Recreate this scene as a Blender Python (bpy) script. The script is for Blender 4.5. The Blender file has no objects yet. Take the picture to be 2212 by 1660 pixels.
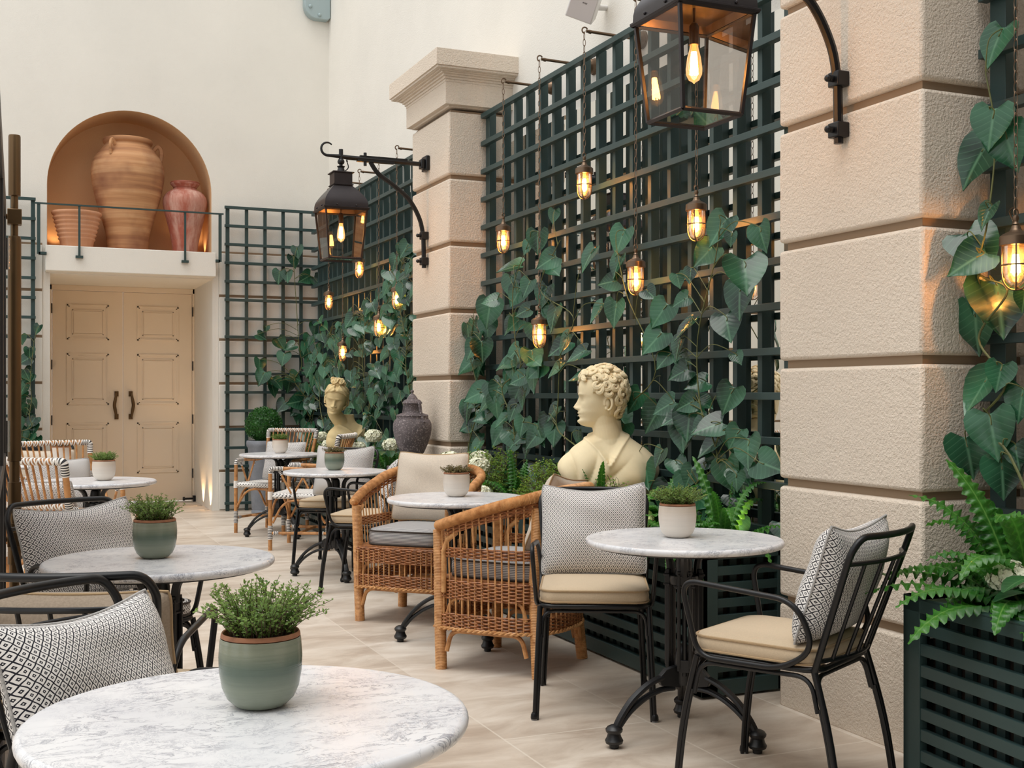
import bpy, math, random
from math import sin, cos, pi, sqrt, exp, floor
from mathutils import Vector as V, Matrix, Euler
SC = bpy.context.scene
COL = SC.collection
R = math.radians

class MB:
    """collects vertices and faces; build() links them as ONE mesh object"""
    def __init__(s):
        s.v, s.f, s.uv, s.m = [], [], {}, []
        s.cur = 0
    def add(s, vs, fs, uvs=None):
        b = len(s.v)
        s.v.extend(tuple(p) for p in vs)
        s.f.extend(tuple(i + b for i in f) for f in fs)
        s.m.extend([s.cur] * len(fs))
        if uvs:
            for i, q in enumerate(uvs):
                s.uv[b + i] = q
        return s
    def box(s, x0, x1, y0, y1, z0, z1, mt=None):
        vs = [V((x, y, z)) for x in (x0, x1) for y in (y0, y1) for z in (z0, z1)]
        if mt is not None:
            vs = [mt @ p for p in vs]
        return s.add(vs, [(0, 1, 3, 2), (4, 6, 7, 5), (0, 4, 5, 1), (2, 3, 7, 6), (0, 2, 6, 4), (1, 5, 7, 3)])
    def quad(s, *p):
        return s.add(p, [tuple(range(len(p)))])
    def tube(s, pts, r, n=8, closed=False, caps=True, flat=1.0, up=None, uvs=False):
        pts = [V(p) for p in pts]
        N = len(pts)
        rad = r if isinstance(r, (list, tuple)) else [r] * N
        tang = []
        for i in range(N):
            if closed:
                t = pts[(i + 1) % N] - pts[i - 1]
            else:
                t = pts[min(i + 1, N - 1)] - pts[max(i - 1, 0)]
            tang.append(t.normalized() if t.length > 1e-9 else V((0, 0, 1)))
        u = V(up) if up is not None else (V((0, 0, 1)) if abs(tang[0].z) < .9 else V((1, 0, 0)))
        u = (u - tang[0] * u.dot(tang[0])).normalized()
        vs, fs, q = [], [], []
        L = 0.
        for i in range(N):
            u = u - tang[i] * u.dot(tang[i])
            u = u.normalized() if u.length > 1e-6 else tang[i].orthogonal().normalized()
            w = tang[i].cross(u)
            if i:
                L += (pts[i] - pts[i - 1]).length
            for k in range(n):
                a = 2 * pi * k / n
                vs.append(pts[i] + (u * cos(a) * flat + w * sin(a)) * rad[i])
                q.append((k / n, L))
        M = N if closed else N - 1
        for i in range(M):
            a, b = i * n, ((i + 1) % N) * n
            for k in range(n):
                k2 = (k + 1) % n
                fs.append((a + k, a + k2, b + k2, b + k))
        if caps and not closed:
            fs.append(tuple(range(n - 1, -1, -1)))
            fs.append(tuple(range((N - 1) * n, N * n)))
        return s.add(vs, fs, q if uvs else None)
    def lathe(s, prof, n=24, c=(0, 0, 0), mt=None, a0=0., a1=2 * pi):
        full = abs(a1 - a0 - 2 * pi) < 1e-6
        m = n if full else n + 1
        vs, fs = [], []
        c = V(c)
        for r, z in prof:
            for k in range(m):
                a = a0 + (a1 - a0) * k / n
                p = V((max(r, 1e-5) * cos(a), max(r, 1e-5) * sin(a), z))
                vs.append((mt @ p if mt is not None else p) + c)
        for i in range(len(prof) - 1):
            for k in range(n):
                k2 = (k + 1) % m if full else k + 1
                fs.append((i * m + k, i * m + k2, (i + 1) * m + k2, (i + 1) * m + k))
        return s.add(vs, fs)
    def ball(s, c, r, nu=12, nv=8, mt=None):
        r = (r, r, r) if not isinstance(r, (tuple, list)) else r
        c = V(c)
        vs, fs = [], []
        for j in range(nv + 1):
            t = pi * j / nv
            for k in range(nu):
                a = 2 * pi * k / nu
                p = V((r[0] * sin(t) * cos(a), r[1] * sin(t) * sin(a), -r[2] * cos(t)))
                vs.append((mt @ p if mt is not None else p) + c)
        for j in range(nv):
            for k in range(nu):
                k2 = (k + 1) % nu
                fs.append((j * nu + k, j * nu + k2, (j + 1) * nu + k2, (j + 1) * nu + k))
        return s.add(vs, fs)
    def grid(s, nu, nv, fn, cu=False, cv=False, uvf=None):
        mu, mv = (nu if cu else nu + 1), (nv if cv else nv + 1)
        vs = [fn(i / nu, j / nv) for j in range(mv) for i in range(mu)]
        uv = [(uvf or (lambda a, b: (a, b)))(i / nu, j / nv) for j in range(mv) for i in range(mu)]
        fs = []
        for j in range(nv):
            for i in range(nu):
                i2, j2 = (i + 1) % mu, (j + 1) % mv
                fs.append((j * mu + i, j * mu + i2, j2 * mu + i2, j2 * mu + i))
        return s.add(vs, fs, uv)
    def prism(s, poly, a, b, axis='z'):
        """closed polygon of (p, q) extruded from a to b along an axis"""
        def mk(p, q, t):
            return {'z': (p, q, t), 'y': (p, t, q), 'x': (t, p, q)}[axis]
        n = len(poly)
        vs = [mk(p, q, a) for p, q in poly] + [mk(p, q, b) for p, q in poly]
        fs = [tuple(range(n - 1, -1, -1)), tuple(range(n, 2 * n))]
        fs += [(i, (i + 1) % n, n + (i + 1) % n, n + i) for i in range(n)]
        return s.add(vs, fs)
    def build(s, name, mat, parent=None, smooth=True, angle=42, bevel=0., sub=0, mt=None):
        me = bpy.data.meshes.new(name)
        vs = [mt @ V(p) for p in s.v] if mt is not None else s.v
        me.from_pydata(vs, [], s.f)
        for m_ in (mat if isinstance(mat, (list, tuple)) else [mat]):
            me.materials.append(m_)
        if any(s.m):
            me.polygons.foreach_set('material_index', s.m)
        if s.uv:
            lay = me.uv_layers.new(name='UVMap')
            dat = [0.] * (2 * len(me.loops))
            for i, l in enumerate(me.loops):
                q = s.uv.get(l.vertex_index, (0, 0))
                dat[2 * i], dat[2 * i + 1] = q
            lay.data.foreach_set('uv', dat)
        me.validate()
        if smooth:
            me.shade_smooth()
            if angle < 180:
                me.set_sharp_from_angle(angle=R(angle))
        me.update()
        o = bpy.data.objects.new(name, me)
        COL.objects.link(o)
        if parent is not None:
            o.parent = parent
        if bevel:
            b = o.modifiers.new('bevel', 'BEVEL')
            b.width, b.segments, b.limit_method, b.angle_limit = bevel, 2, 'ANGLE', R(40)
            b.harden_normals = False
        if sub:
            m = o.modifiers.new('sub', 'SUBSURF')
            m.levels = m.render_levels = sub
        return o

class Parts:
    """every tube becomes a part of its own"""
    def __init__(s, name, mat, parent):
        s.a = (name, mat, parent)
    def tube(s, *p, **k):
        MB().tube(*p, **k).build(*s.a)
        return s
def thing(name, label, cat, loc=(0, 0, 0), rz=0., group=None):
    o = bpy.data.objects.new(name, None)
    COL.objects.link(o)
    o.empty_display_size = .1
    o.location = loc
    o.rotation_euler = (0, 0, R(rz))
    o['label'], o['category'] = label, cat
    if group:
        o['group'] = group
    return o
def tag(o, label, cat, group=None):
    o['label'], o['category'] = label, cat
    if group:
        o['group'] = group
    return o
def struct(o, label=None):
    o['kind'] = 'structure'
    if label:
        o['label'] = label
    return o
def dup(root, loc, rz, label, group=None):
    r = root.copy()
    COL.objects.link(r)
    r.location = loc
    r.rotation_euler = (0, 0, R(rz))
    r['label'] = label
    if group:
        r['group'] = group
    for ch in list(root.children):
        c = ch.copy()
        COL.objects.link(c)
        c.parent = r
        for g in list(ch.children):
            d = g.copy()
            COL.objects.link(d)
            d.parent = c
    return r
def spl(pts, k=6, closed=False):
    """Catmull-Rom through points"""
    P = [V(p) for p in pts]
    N = len(P)
    out = []
    for i in range(N if closed else N - 1):
        if closed:
            a, b, c, d = P[i - 1], P[i], P[(i + 1) % N], P[(i + 2) % N]
        else:
            a, b, c, d = P[max(i - 1, 0)], P[i], P[i + 1], P[min(i + 2, N - 1)]
        for j in range(k):
            t = j / k
            out.append(.5 * ((2 * b) + (c - a) * t + (2 * a - 5 * b + 4 * c - d) * t * t + (3 * b - a - 3 * c + d) * t ** 3))
    if not closed:
        out.append(P[-1])
    return out
def fil(pts, rad, k=6, closed=False):
    """polyline with rounded corners, like bent tube"""
    P = [V(p) for p in pts]
    N = len(P)
    out = []
    for i in range(N):
        if not closed and i in (0, N - 1):
            out.append(P[i])
            continue
        a, b, c = P[i - 1], P[i], P[(i + 1) % N]
        r_ = rad[i] if isinstance(rad, (list, tuple)) else rad
        d1, d2 = a - b, c - b
        t = min(r_, d1.length * .48, d2.length * .48)
        p, q = b + d1.normalized() * t, b + d2.normalized() * t
        for j in range(k + 1):
            u = j / k
            out.append(p * (1 - u) ** 2 + b * 2 * u * (1 - u) + q * u * u)
    return out
def lerp(tab, x):
    """piecewise linear table lookup, table sorted by first entry"""
    if x <= tab[0][0]:
        return tab[0][1]
    for (a, p), (b, q) in zip(tab, tab[1:]):
        if x <= b:
            t = (x - a) / (b - a)
            return p + (q - p) * t
    return tab[-1][1]
def curve(tab, x):
    """smooth table lookup"""
    if x <= tab[0][0]:
        return tab[0][1]
    n = len(tab)
    for i in range(n - 1):
        if x <= tab[i + 1][0]:
            (x0, y0), (x1, y1) = tab[i], tab[i + 1]
            h = x1 - x0
            m0 = (y1 - tab[i - 1][1]) / (x1 - tab[i - 1][0]) if i else (y1 - y0) / h
            m1 = (tab[i + 2][1] - y0) / (tab[i + 2][0] - x0) if i + 2 < n else (y1 - y0) / h
            t = (x - x0) / h
            return (2 * t ** 3 - 3 * t * t + 1) * y0 + (t ** 3 - 2 * t * t + t) * h * m0 + (3 * t * t - 2 * t ** 3) * y1 + (t ** 3 - t * t) * h * m1
    return tab[-1][1]
def smo(a, b, x):
    t = min(1, max(0, (x - a) / (b - a)))
    return t * t * (3 - 2 * t)
def place(o, mt):
    o.matrix_world = mt
    return o
def srgb(r, g, b):
    f = lambda c: (c / 255 / 12.92) if c <= 10 else ((c / 255 + .055) / 1.055) ** 2.4
    return (f(r), f(g), f(b), 1)
class NT:
    def __init__(s, name):
        s.mat = bpy.data.materials.new(name)
        s.mat.use_nodes = True
        s.t = s.mat.node_tree
        s.t.nodes.clear()
        s.out = s.n('ShaderNodeOutputMaterial')
    def n(s, typ, **kw):
        nd = s.t.nodes.new(typ)
        for k, v in kw.items():
            if k.startswith('i_'):
                nd.inputs[k[2:].replace('_', ' ')].default_value = v
            else:
                setattr(nd, k, v)
        return nd
    def l(s, a, b):
        s.t.links.new(a, b)
    def math(s, op, a, b=None, c=None):
        nd = s.n('ShaderNodeMath', operation=op)
        for i, x in enumerate((a, b, c)):
            if x is None:
                continue
            if isinstance(x, (int, float)):
                nd.inputs[i].default_value = x
            else:
                s.l(x, nd.inputs[i])
        return nd.outputs[0]
    def mix(s, f, a, b):
        nd = s.n('ShaderNodeMix', data_type='RGBA')
        for i, x in ((0, f), (6, a), (7, b)):
            if isinstance(x, (int, float, tuple)):
                nd.inputs[i].default_value = x
            else:
                s.l(x, nd.inputs[i])
        return nd.outputs[2]
    def coord(s, kind='Object', scale=None):
        o = s.n('ShaderNodeTexCoord').outputs[kind]
        if scale is not None:
            m = s.n('ShaderNodeMapping')
            m.inputs['Scale'].default_value = scale
            s.l(o, m.inputs[0])
            return m.outputs[0]
        return o
    def noise(s, co, scale, detail=3., rough=.5, dist=0.):
        nd = s.n('ShaderNodeTexNoise')
        nd.inputs['Scale'].default_value = scale
        nd.inputs['Detail'].default_value = detail
        nd.inputs['Roughness'].default_value = rough
        nd.inputs['Distortion'].default_value = dist
        s.l(co, nd.inputs['Vector'])
        return nd.outputs['Fac']
    def ramp(s, f, *stops):
        nd = s.n('ShaderNodeValToRGB')
        el = nd.color_ramp.elements
        while len(el) < len(stops):
            el.new(.5)
        for e, (p, c) in zip(el, stops):
            e.position = p
            e.color = c if isinstance(c, tuple) else (c, c, c, 1)
        s.l(f, nd.inputs[0])
        return nd.outputs[0]
    def bsdf(s, col, rough=.5, metal=0., bump=None, bstr=.3, bdist=.01, spec=.5, coat=0., trans=0., sheen=0.):
        b = s.n('ShaderNodeBsdfPrincipled')
        if isinstance(col, tuple):
            b.inputs['Base Color'].default_value = col
        else:
            s.l(col, b.inputs['Base Color'])
        if isinstance(rough, (int, float)):
            b.inputs['Roughness'].default_value = rough
        else:
            s.l(rough, b.inputs['Roughness'])
        b.inputs['Metallic'].default_value = metal
        b.inputs['Specular IOR Level'].default_value = spec
        b.inputs['Coat Weight'].default_value = coat
        b.inputs['Sheen Weight'].default_value = sheen
        if bump is not None:
            m = s.n('ShaderNodeBump')
            m.inputs['Strength'].default_value = bstr
            m.inputs['Distance'].default_value = bdist
            s.l(bump, m.inputs['Height'])
            s.l(m.outputs[0], b.inputs['Normal'])
        s.l(b.outputs[0], s.out.inputs[0])
        s.b = b
        return s.mat

def simple(name, col, rough=.5, metal=0., var=0., vscale=6., bump=0., bscale=80., bdist=.004, spec=.5, coat=0., sheen=0., stretch=None):
    t = NT(name)
    co = t.coord('Object', stretch)
    c = col
    if var:
        dark = tuple(x * (1 - var) for x in col[:3]) + (1,)
        lite = tuple(min(1, x * (1 + var)) for x in col[:3]) + (1,)
        c = t.ramp(t.noise(co, vscale, 4.), (.3, dark), (.7, lite))
    return t.bsdf(c, rough, metal, t.noise(co, bscale, 3.) if bump else None, bump, bdist, spec, coat, 0, sheen)

MAT = {}
def plaster(name, col, bstr):
    t = NT(name)
    co = t.coord('Object')
    c2 = tuple(x * .93 for x in col[:3]) + (1,)
    c = t.ramp(t.noise(co, 1.1, 4.), (.3, c2), (.7, col))
    h = t.math('ADD', t.noise(co, 95., 3., .6), t.math('MULTIPLY', t.noise(co, 14., 2.), .5))
    return t.bsdf(c, .85, 0, h, bstr, .012, .25)
MAT['wall'] = plaster('cream plaster', srgb(234, 230, 221), .22)
MAT['pier'] = plaster('beige render', srgb(228, 214, 197), .75)
MAT['niche'] = plaster('tan niche plaster', srgb(216, 176, 134), .15)
MAT['groove'] = simple('groove mortar', srgb(150, 128, 104), .9)

def floor_mat():
    t = NT('travertine floor')
    co = t.coord('Object')
    mp = t.n('ShaderNodeMapping')
    mp.inputs['Rotation'].default_value = (0, 0, R(90))
    mp.inputs['Location'].default_value = (.35, .12, 0)
    t.l(co, mp.inputs[0])
    br = t.n('ShaderNodeTexBrick')
    for k, v in (('Scale', 1.), ('Mortar Size', .0045), ('Mortar Smooth', .3), ('Brick Width', .9), ('Row Height', .6), ('Bias', 0.)):
        br.inputs[k].default_value = v
    br.offset = .4
    br.inputs['Color1'].default_value = (.30, .30, .30, 1)
    br.inputs['Color2'].default_value = (.70, .70, .70, 1)
    br.inputs['Mortar'].default_value = (.5, .5, .5, 1)
    t.l(mp.outputs[0], br.inputs['Vector'])
    n1 = t.noise(t.coord('Object', (1., 2.2, 1.)), 2.2, 6., .62, .6)
    f = t.math('ADD', t.math('MULTIPLY', n1, .75), t.math('MULTIPLY', br.outputs['Color'], .3))
    c = t.ramp(f, (.34, srgb(176, 158, 141)), (.50, srgb(205, 191, 175)), (.68, srgb(228, 218, 205)))
    pits = t.ramp(t.noise(co, 42., 4., .7), (.28, 1.), (.36, 0.))
    c = t.mix(t.math('MULTIPLY', pits, .35), c, srgb(150, 120, 92))
    c = t.mix(t.math('MULTIPLY', br.outputs['Fac'], .6), c, srgb(222, 212, 198))
    rough = t.math('ADD', t.math('MULTIPLY', n1, .3), .32)
    return t.bsdf(c, rough, 0, t.math('SUBTRACT', n1, t.math('MULTIPLY', br.outputs['Fac'], .6)), .12, .006, .4)
MAT['floor'] = floor_mat()

def marble():
    t = NT('white veined marble')
    co = t.coord('Object')
    base = t.ramp(t.noise(co, 5., 4.), (.3, srgb(216, 217, 221)), (.7, srgb(235, 235, 236)))
    st = t.coord('Object', (1., 1.9, 1.))
    v1 = t.math('ABSOLUTE', t.math('SUBTRACT', t.noise(st, 13., 7., .7, .9), .5))
    v2 = t.math('ABSOLUTE', t.math('SUBTRACT', t.noise(t.coord('Object', (1.7, 1., 1.)), 44., 5., .75, .6), .5))
    msk = t.ramp(t.noise(co, 11., 3.), (.38, 0.), (.58, 1.))
    f1 = t.math('MULTIPLY', t.ramp(v1, (0., 1.), (.026, 0.)), msk)
    f2 = t.math('MULTIPLY', t.ramp(v2, (0., 1.), (.036, 0.)), t.ramp(t.noise(co, 17., 2.), (.45, 0.), (.65, 1.)))
    cl = t.ramp(t.noise(co, 16., 4., .6), (.52, 0.), (.75, 1.))
    c = t.mix(t.math('MULTIPLY', cl, .16), base, srgb(188, 190, 200))
    c = t.mix(t.math('MULTIPLY', f1, .9), c, srgb(120, 124, 138))
    c = t.mix(t.math('MULTIPLY', f2, .55), c, srgb(132, 136, 152))
    return t.bsdf(c, .28, 0, None, spec=.45)
MAT['marble'] = marble()
MAT['iron'] = simple('black painted iron', srgb(12, 13, 16), .36, .0, .1, 30, spec=.45)
MAT['castiron'] = simple('black cast iron', srgb(15, 16, 19), .42, .0, .1, 30, .1, 60, spec=.55)
MAT['pad'] = simple('grey glide', srgb(130, 130, 130), .6)
MAT['green'] = simple('dark green paint', srgb(50, 70, 69), .42, 0, .08, 4, .05, 60, spec=.4)
MAT['soil'] = simple('dark soil', srgb(46, 34, 26), .95, 0, .3, 60, .8, 90)
MAT['bronze'] = simple('aged bronze', srgb(104, 82, 56), .38, .75, .18, 5, stretch=(1, 1, .3))
MAT['darkmetal'] = simple('dark door metal', srgb(60, 58, 58), .45, .3)
MAT['brass'] = simple('brass', srgb(196, 152, 84), .3, .9)
MAT['chrome'] = simple('steel', srgb(190, 190, 190), .22, 1.)
MAT['antique'] = simple('antique brass cap', srgb(112, 92, 74), .36, .8, .15, 20)
MAT['lantern'] = simple('lantern bronze', srgb(60, 56, 58), .36, .7, .1, 12)
MAT['door'] = simple('beige door paint', srgb(236, 219, 196), .5, 0, .02, 2, .03, 200, spec=.3)
MAT['whitebox'] = simple('white plastic', srgb(226, 224, 222), .5)
MAT['greybox'] = simple('grey speaker front', srgb(205, 198, 196), .7)
MAT['fittingmetal'] = simple('pale blue grey metal', srgb(160, 176, 178), .45, .2)

def terracotta(name, a, b, c_, bands, white=0.):
    t = NT(name)
    co = t.coord('Object')
    band = t.noise(t.coord('Object', (.25, .25, bands)), 1.6, 5., .6)
    blot = t.noise(co, 2.6, 3.)
    c = t.ramp(band, (.25, a), (.5, b), (.75, c_))
    c = t.mix(t.math('MULTIPLY', t.ramp(blot, (.45, 0.), (.7, 1.)), .75), c, a)
    if white:
        c = t.mix(t.math('MULTIPLY', t.ramp(t.noise(t.coord('Object', (3, 3, .6)), 2.2, 5., .7), (.42, 0.), (.66, 1.)), white), c, srgb(226, 196, 180))
    return t.bsdf(c, .75, 0, band, .25, .008, .3)
MAT['jarbig'] = terracotta('ochre terracotta', srgb(122, 76, 58), srgb(190, 140, 98), srgb(230, 190, 146), 6.)
MAT['jarred'] = terracotta('rosy terracotta', srgb(140, 72, 58), srgb(170, 96, 78), srgb(188, 118, 98), 2.5, .6)
MAT['jarrib'] = terracotta('pale terracotta', srgb(196, 138, 100), srgb(212, 154, 116), srgb(222, 170, 134), 3., .2)

def glaze(name, top, mid, low, z1, rough):
    t = NT(name)
    co = t.coord('Object')
    sep = t.n('ShaderNodeSeparateXYZ')
    t.l(co, sep.inputs[0])
    wob = t.math('MULTIPLY', t.math('SUBTRACT', t.noise(t.coord('Object', (3, 3, 60)), 2., 4., .6), .5), .05)
    z = t.math('ADD', t.math('DIVIDE', sep.outputs[2], z1), wob)
    c = t.ramp(z, (.0, low), (.3, low), (.52, mid), (.60, mid), (.80, top), (.95, top))
    fine = t.noise(t.coord('Object', (6, 6, 220)), 1.5, 3.)
    c = t.mix(t.math('MULTIPLY', fine, .35), c, tuple(x * .62 for x in mid[:3]) + (1,))
    return t.bsdf(c, rough, 0, fine, .12, .003, .5)
MAT['potgreen'] = glaze('celadon glaze', srgb(144, 148, 128), srgb(98, 112, 98), srgb(142, 150, 132), .125, .2)
MAT['potcream'] = glaze('cream glaze', srgb(214, 200, 184), srgb(222, 212, 200), srgb(232, 224, 212), .125, .35)
MAT['rim'] = simple('bare terracotta rim', srgb(160, 108, 78), .7, 0, .2, 40)

def stone(name, col, var, bstr, speck=None):
    t = NT(name)
    co = t.coord('Object')
    d = tuple(x * (1 - var) for x in col[:3]) + (1,)
    c = t.ramp(t.noise(co, 7., 5., .6), (.35, d), (.65, col))
    n = t.noise(co, 85. if speck else 70., 5., .75)
    if speck:
        c = t.mix(t.ramp(n, (.54, 0.), (.62, 1.)), c, speck)
    return t.bsdf(c, .7, 0, n, bstr, .006, .3)
MAT['bust'] = stone('cream cast stone', srgb(236, 220, 182), .10, .08)
MAT['bust2'] = stone('yellowed cast stone', srgb(222, 200, 150), .14, .1)
MAT['urn'] = stone('dark pitted stone', srgb(116, 108, 110), .5, .9, srgb(172, 162, 162))
MAT['lead'] = stone('grey lead planter', srgb(142, 148, 158), .25, .3)

def rattan(name, a, b, sc):
    t = NT(name)
    co = t.coord('Object')
    c = t.ramp(t.noise(co, sc, 4., .6), (.32, a), (.55, b), (.8, tuple(min(1, x * 1.25) for x in b[:3]) + (1,)))
    return t.bsdf(c, .45, 0, t.noise(co, sc * 3, 2.), .2, .003, .4)
MAT['bamboo'] = rattan('honey rattan', srgb(146, 96, 56), srgb(196, 142, 90), 18.)
MAT['cane'] = rattan('wrapped cane', srgb(178, 122, 72), srgb(212, 160, 106), 30.)
MAT['wicker'] = rattan('brown wicker', srgb(112, 68, 40), srgb(172, 114, 72), 60.)

def stripes():
    t = NT('black and white binding')
    uv = t.n('ShaderNodeSeparateXYZ')
    t.l(t.coord('UV'), uv.inputs[0])
    f = t.math('FRACT', t.math('DIVIDE', uv.outputs[1], .013))
    s = t.math('GREATER_THAN', f, .52)
    c = t.mix(s, srgb(236, 232, 226), srgb(34, 32, 36))
    h = t.math('ABSOLUTE', t.math('SUBTRACT', t.math('FRACT', t.math('DIVIDE', uv.outputs[1], .0065)), .5))
    return t.bsdf(c, .55, 0, h, .5, .003)
MAT['bind'] = stripes()
MAT['whitebind'] = simple('white binding', srgb(236, 232, 226), .6)

def dots():
    t = NT('white weave with black dots')
    uv = t.n('ShaderNodeSeparateXYZ')
    t.l(t.coord('UV'), uv.inputs[0])
    a = t.math('MULTIPLY', t.math('ADD', uv.outputs[0], uv.outputs[1]), 34.)
    b = t.math('MULTIPLY', t.math('SUBTRACT', uv.outputs[0], uv.outputs[1]), 34.)
    fa = t.math('ABSOLUTE', t.math('SUBTRACT', t.math('FRACT', a), .5))
    fb = t.math('ABSOLUTE', t.math('SUBTRACT', t.math('FRACT', b), .5))
    m = t.math('MAXIMUM', fa, fb)
    c = t.mix(t.math('LESS_THAN', m, .2), srgb(238, 236, 232), srgb(36, 36, 42))
    return t.bsdf(c, .6, 0, m, .3, .003)
MAT['dots'] = dots()

def pattern():
    """white cloth printed with a black lattice of diamonds, a smaller diamond in each"""
    t = NT('diamond patterned cloth')
    uv = t.n('ShaderNodeSeparateXYZ')
    t.l(t.coord('UV'), uv.inputs[0])
    wv = t.math('MULTIPLY', t.math('SINE', t.math('MULTIPLY', uv.outputs[1], 150.)), .03)
    u = t.math('ADD', t.math('MULTIPLY', uv.outputs[0], 25.), wv)
    v = t.math('MULTIPLY', uv.outputs[1], 18.5)
    fa = t.math('ABSOLUTE', t.math('SUBTRACT', t.math('FRACT', t.math('ADD', u, v)), .5))
    fb = t.math('ABSOLUTE', t.math('SUBTRACT', t.math('FRACT', t.math('SUBTRACT', u, v)), .5))
    m = t.math('MAXIMUM', fa, fb)
    lat = t.math('GREATER_THAN', m, .425)
    dot = t.math('MULTIPLY', t.math('LESS_THAN', m, .175), t.math('GREATER_THAN', m, .06))
    ink = t.math('MAXIMUM', lat, dot)
    c = t.mix(ink, srgb(233, 230, 227), srgb(42, 42, 50))
    wv2 = t.noise(t.coord('UV'), 260., 2.)
    return t.bsdf(c, .9, 0, wv2, .25, .002, .2)
MAT['pattern'] = pattern()

def cloth(name, col, ws=300., var=.06):
    t = NT(name)
    co = t.coord('Object')
    d = tuple(x * (1 - var) for x in col[:3]) + (1,)
    c = t.ramp(t.noise(co, 180., 2.), (.35, d), (.65, col))
    return t.bsdf(c, .92, 0, t.noise(co, ws, 2.), .3, .002, .2, 0, 0, .15)
MAT['seatcloth'] = cloth('sand seat cloth', srgb(204, 184, 156))
MAT['linen'] = cloth('oatmeal linen', srgb(208, 196, 180), 260, .12)
MAT['linenback'] = cloth('taupe linen', srgb(166, 150, 132), 260, .16)
MAT['piping'] = cloth('dark piping', srgb(64, 56, 50))
MAT['palepiping'] = cloth('pale grey piping', srgb(186, 184, 182), 400, .3)
MAT['sandpiping'] = cloth('sand piping', srgb(176, 150, 116))

def greystripe():
    t = NT('grey pinstriped cloth')
    uv = t.n('ShaderNodeSeparateXYZ')
    t.l(t.coord('UV'), uv.inputs[0])
    f = t.math('GREATER_THAN', t.math('FRACT', t.math('MULTIPLY', uv.outputs[1], 130.)), .5)
    c = t.mix(f, srgb(200, 198, 195), srgb(110, 110, 114))
    return t.bsdf(c, .9, 0, None, spec=.2)
MAT['greystripe'] = greystripe()

def leafmat(name, dark, lite, vein, rough, sc=5., trans=.25):
    t = NT(name)
    co = t.coord('Object')
    uv = t.n('ShaderNodeSeparateXYZ')
    t.l(t.coord('UV'), uv.inputs[0])
    c = t.ramp(t.noise(co, sc, 1.), (.32, dark), (.66, lite))
    au = t.math('ABSOLUTE', uv.outputs[0])
    mid = t.ramp(au, (0., 1.), (.05, 0.))
    side = t.math('ABSOLUTE', t.math('SUBTRACT', t.math('FRACT', t.math('MULTIPLY', t.math('SUBTRACT', uv.outputs[1], t.math('MULTIPLY', au, .55)), 7.)), .5))
    sv = t.ramp(side, (0., 1.), (.10, 0.))
    f = t.math('MAXIMUM', t.math('MULTIPLY', mid, .65), t.math('MULTIPLY', sv, .25))
    c = t.mix(f, c, vein)
    m = t.bsdf(c, rough, 0, side, .07, .006, .5)
    tr = t.n('ShaderNodeBsdfTranslucent')
    tr.inputs[0].default_value = tuple(min(1, x * 2.2) for x in lite[:3]) + (1,)
    mx = t.n('ShaderNodeMixShader')
    mx.inputs[0].default_value = trans
    t.l(t.b.outputs[0], mx.inputs[1])
    t.l(tr.outputs[0], mx.inputs[2])
    t.l(mx.outputs[0], t.out.inputs[0])
    return m
MAT['philo'] = leafmat('philodendron leaf', srgb(10, 38, 24), srgb(50, 100, 70), srgb(104, 150, 116), .2, 5.5, .05)
MAT['fern'] = leafmat('fern frond', srgb(32, 92, 30), srgb(66, 124, 42), srgb(132, 176, 90), .35, 5., .22)
MAT['thyme'] = leafmat('thyme leaf', srgb(62, 96, 38), srgb(122, 146, 74), srgb(120, 144, 72), .6, 30., .3)
MAT['dryherb'] = leafmat('brownish herb leaf', srgb(84, 76, 44), srgb(126, 116, 70), srgb(120, 110, 70), .6, 30., .2)
MAT['wire'] = leafmat('wire vine leaf', srgb(56, 96, 32), srgb(128, 156, 62), srgb(110, 140, 60), .5, 20., .3)
MAT['box'] = leafmat('boxwood leaf', srgb(20, 64, 24), srgb(56, 112, 44), srgb(50, 100, 44), .4, 22., .15)
MAT['hydleaf'] = leafmat('hydrangea leaf', srgb(22, 62, 34), srgb(58, 108, 58), srgb(100, 142, 92), .4, 6., .15)
MAT['stem'] = simple('green brown stem', srgb(92, 96, 52), .6, 0, .3, 25)
MAT['twig'] = simple('thin brown twig', srgb(74, 54, 38), .7)
MAT['petal'] = simple('white hydrangea petal', srgb(238, 240, 216), .7, 0, .08, 12)
MAT['petalgreen'] = simple('lime hydrangea petal', srgb(206, 220, 146), .7, 0, .12, 12)

def glassmat(name, tint, refl=.10, glow=0.):
    t = NT(name)
    tr = t.n('ShaderNodeBsdfTransparent')
    tr.inputs[0].default_value = tint
    gl = t.n('ShaderNodeBsdfGlossy')
    gl.inputs['Roughness'].default_value = .02
    lw = t.n('ShaderNodeFresnel')
    lw.inputs['IOR'].default_value = 1.45
    mx = t.n('ShaderNodeMixShader')
    t.l(t.math('ADD', t.math('MULTIPLY', lw.outputs[0], .8), refl * .3), mx.inputs[0])
    t.l(tr.outputs[0], mx.inputs[1])
    t.l(gl.outputs[0], mx.inputs[2])
    if glow:
        e = t.n('ShaderNodeEmission')
        e.inputs[0].default_value = (1., .46, .12, 1)
        e.inputs[1].default_value = glow
        ad = t.n('ShaderNodeAddShader')
        t.l(mx.outputs[0], ad.inputs[0])
        t.l(e.outputs[0], ad.inputs[1])
        t.l(ad.outputs[0], t.out.inputs[0])
    else:
        t.l(mx.outputs[0], t.out.inputs[0])
    return t.mat
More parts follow.
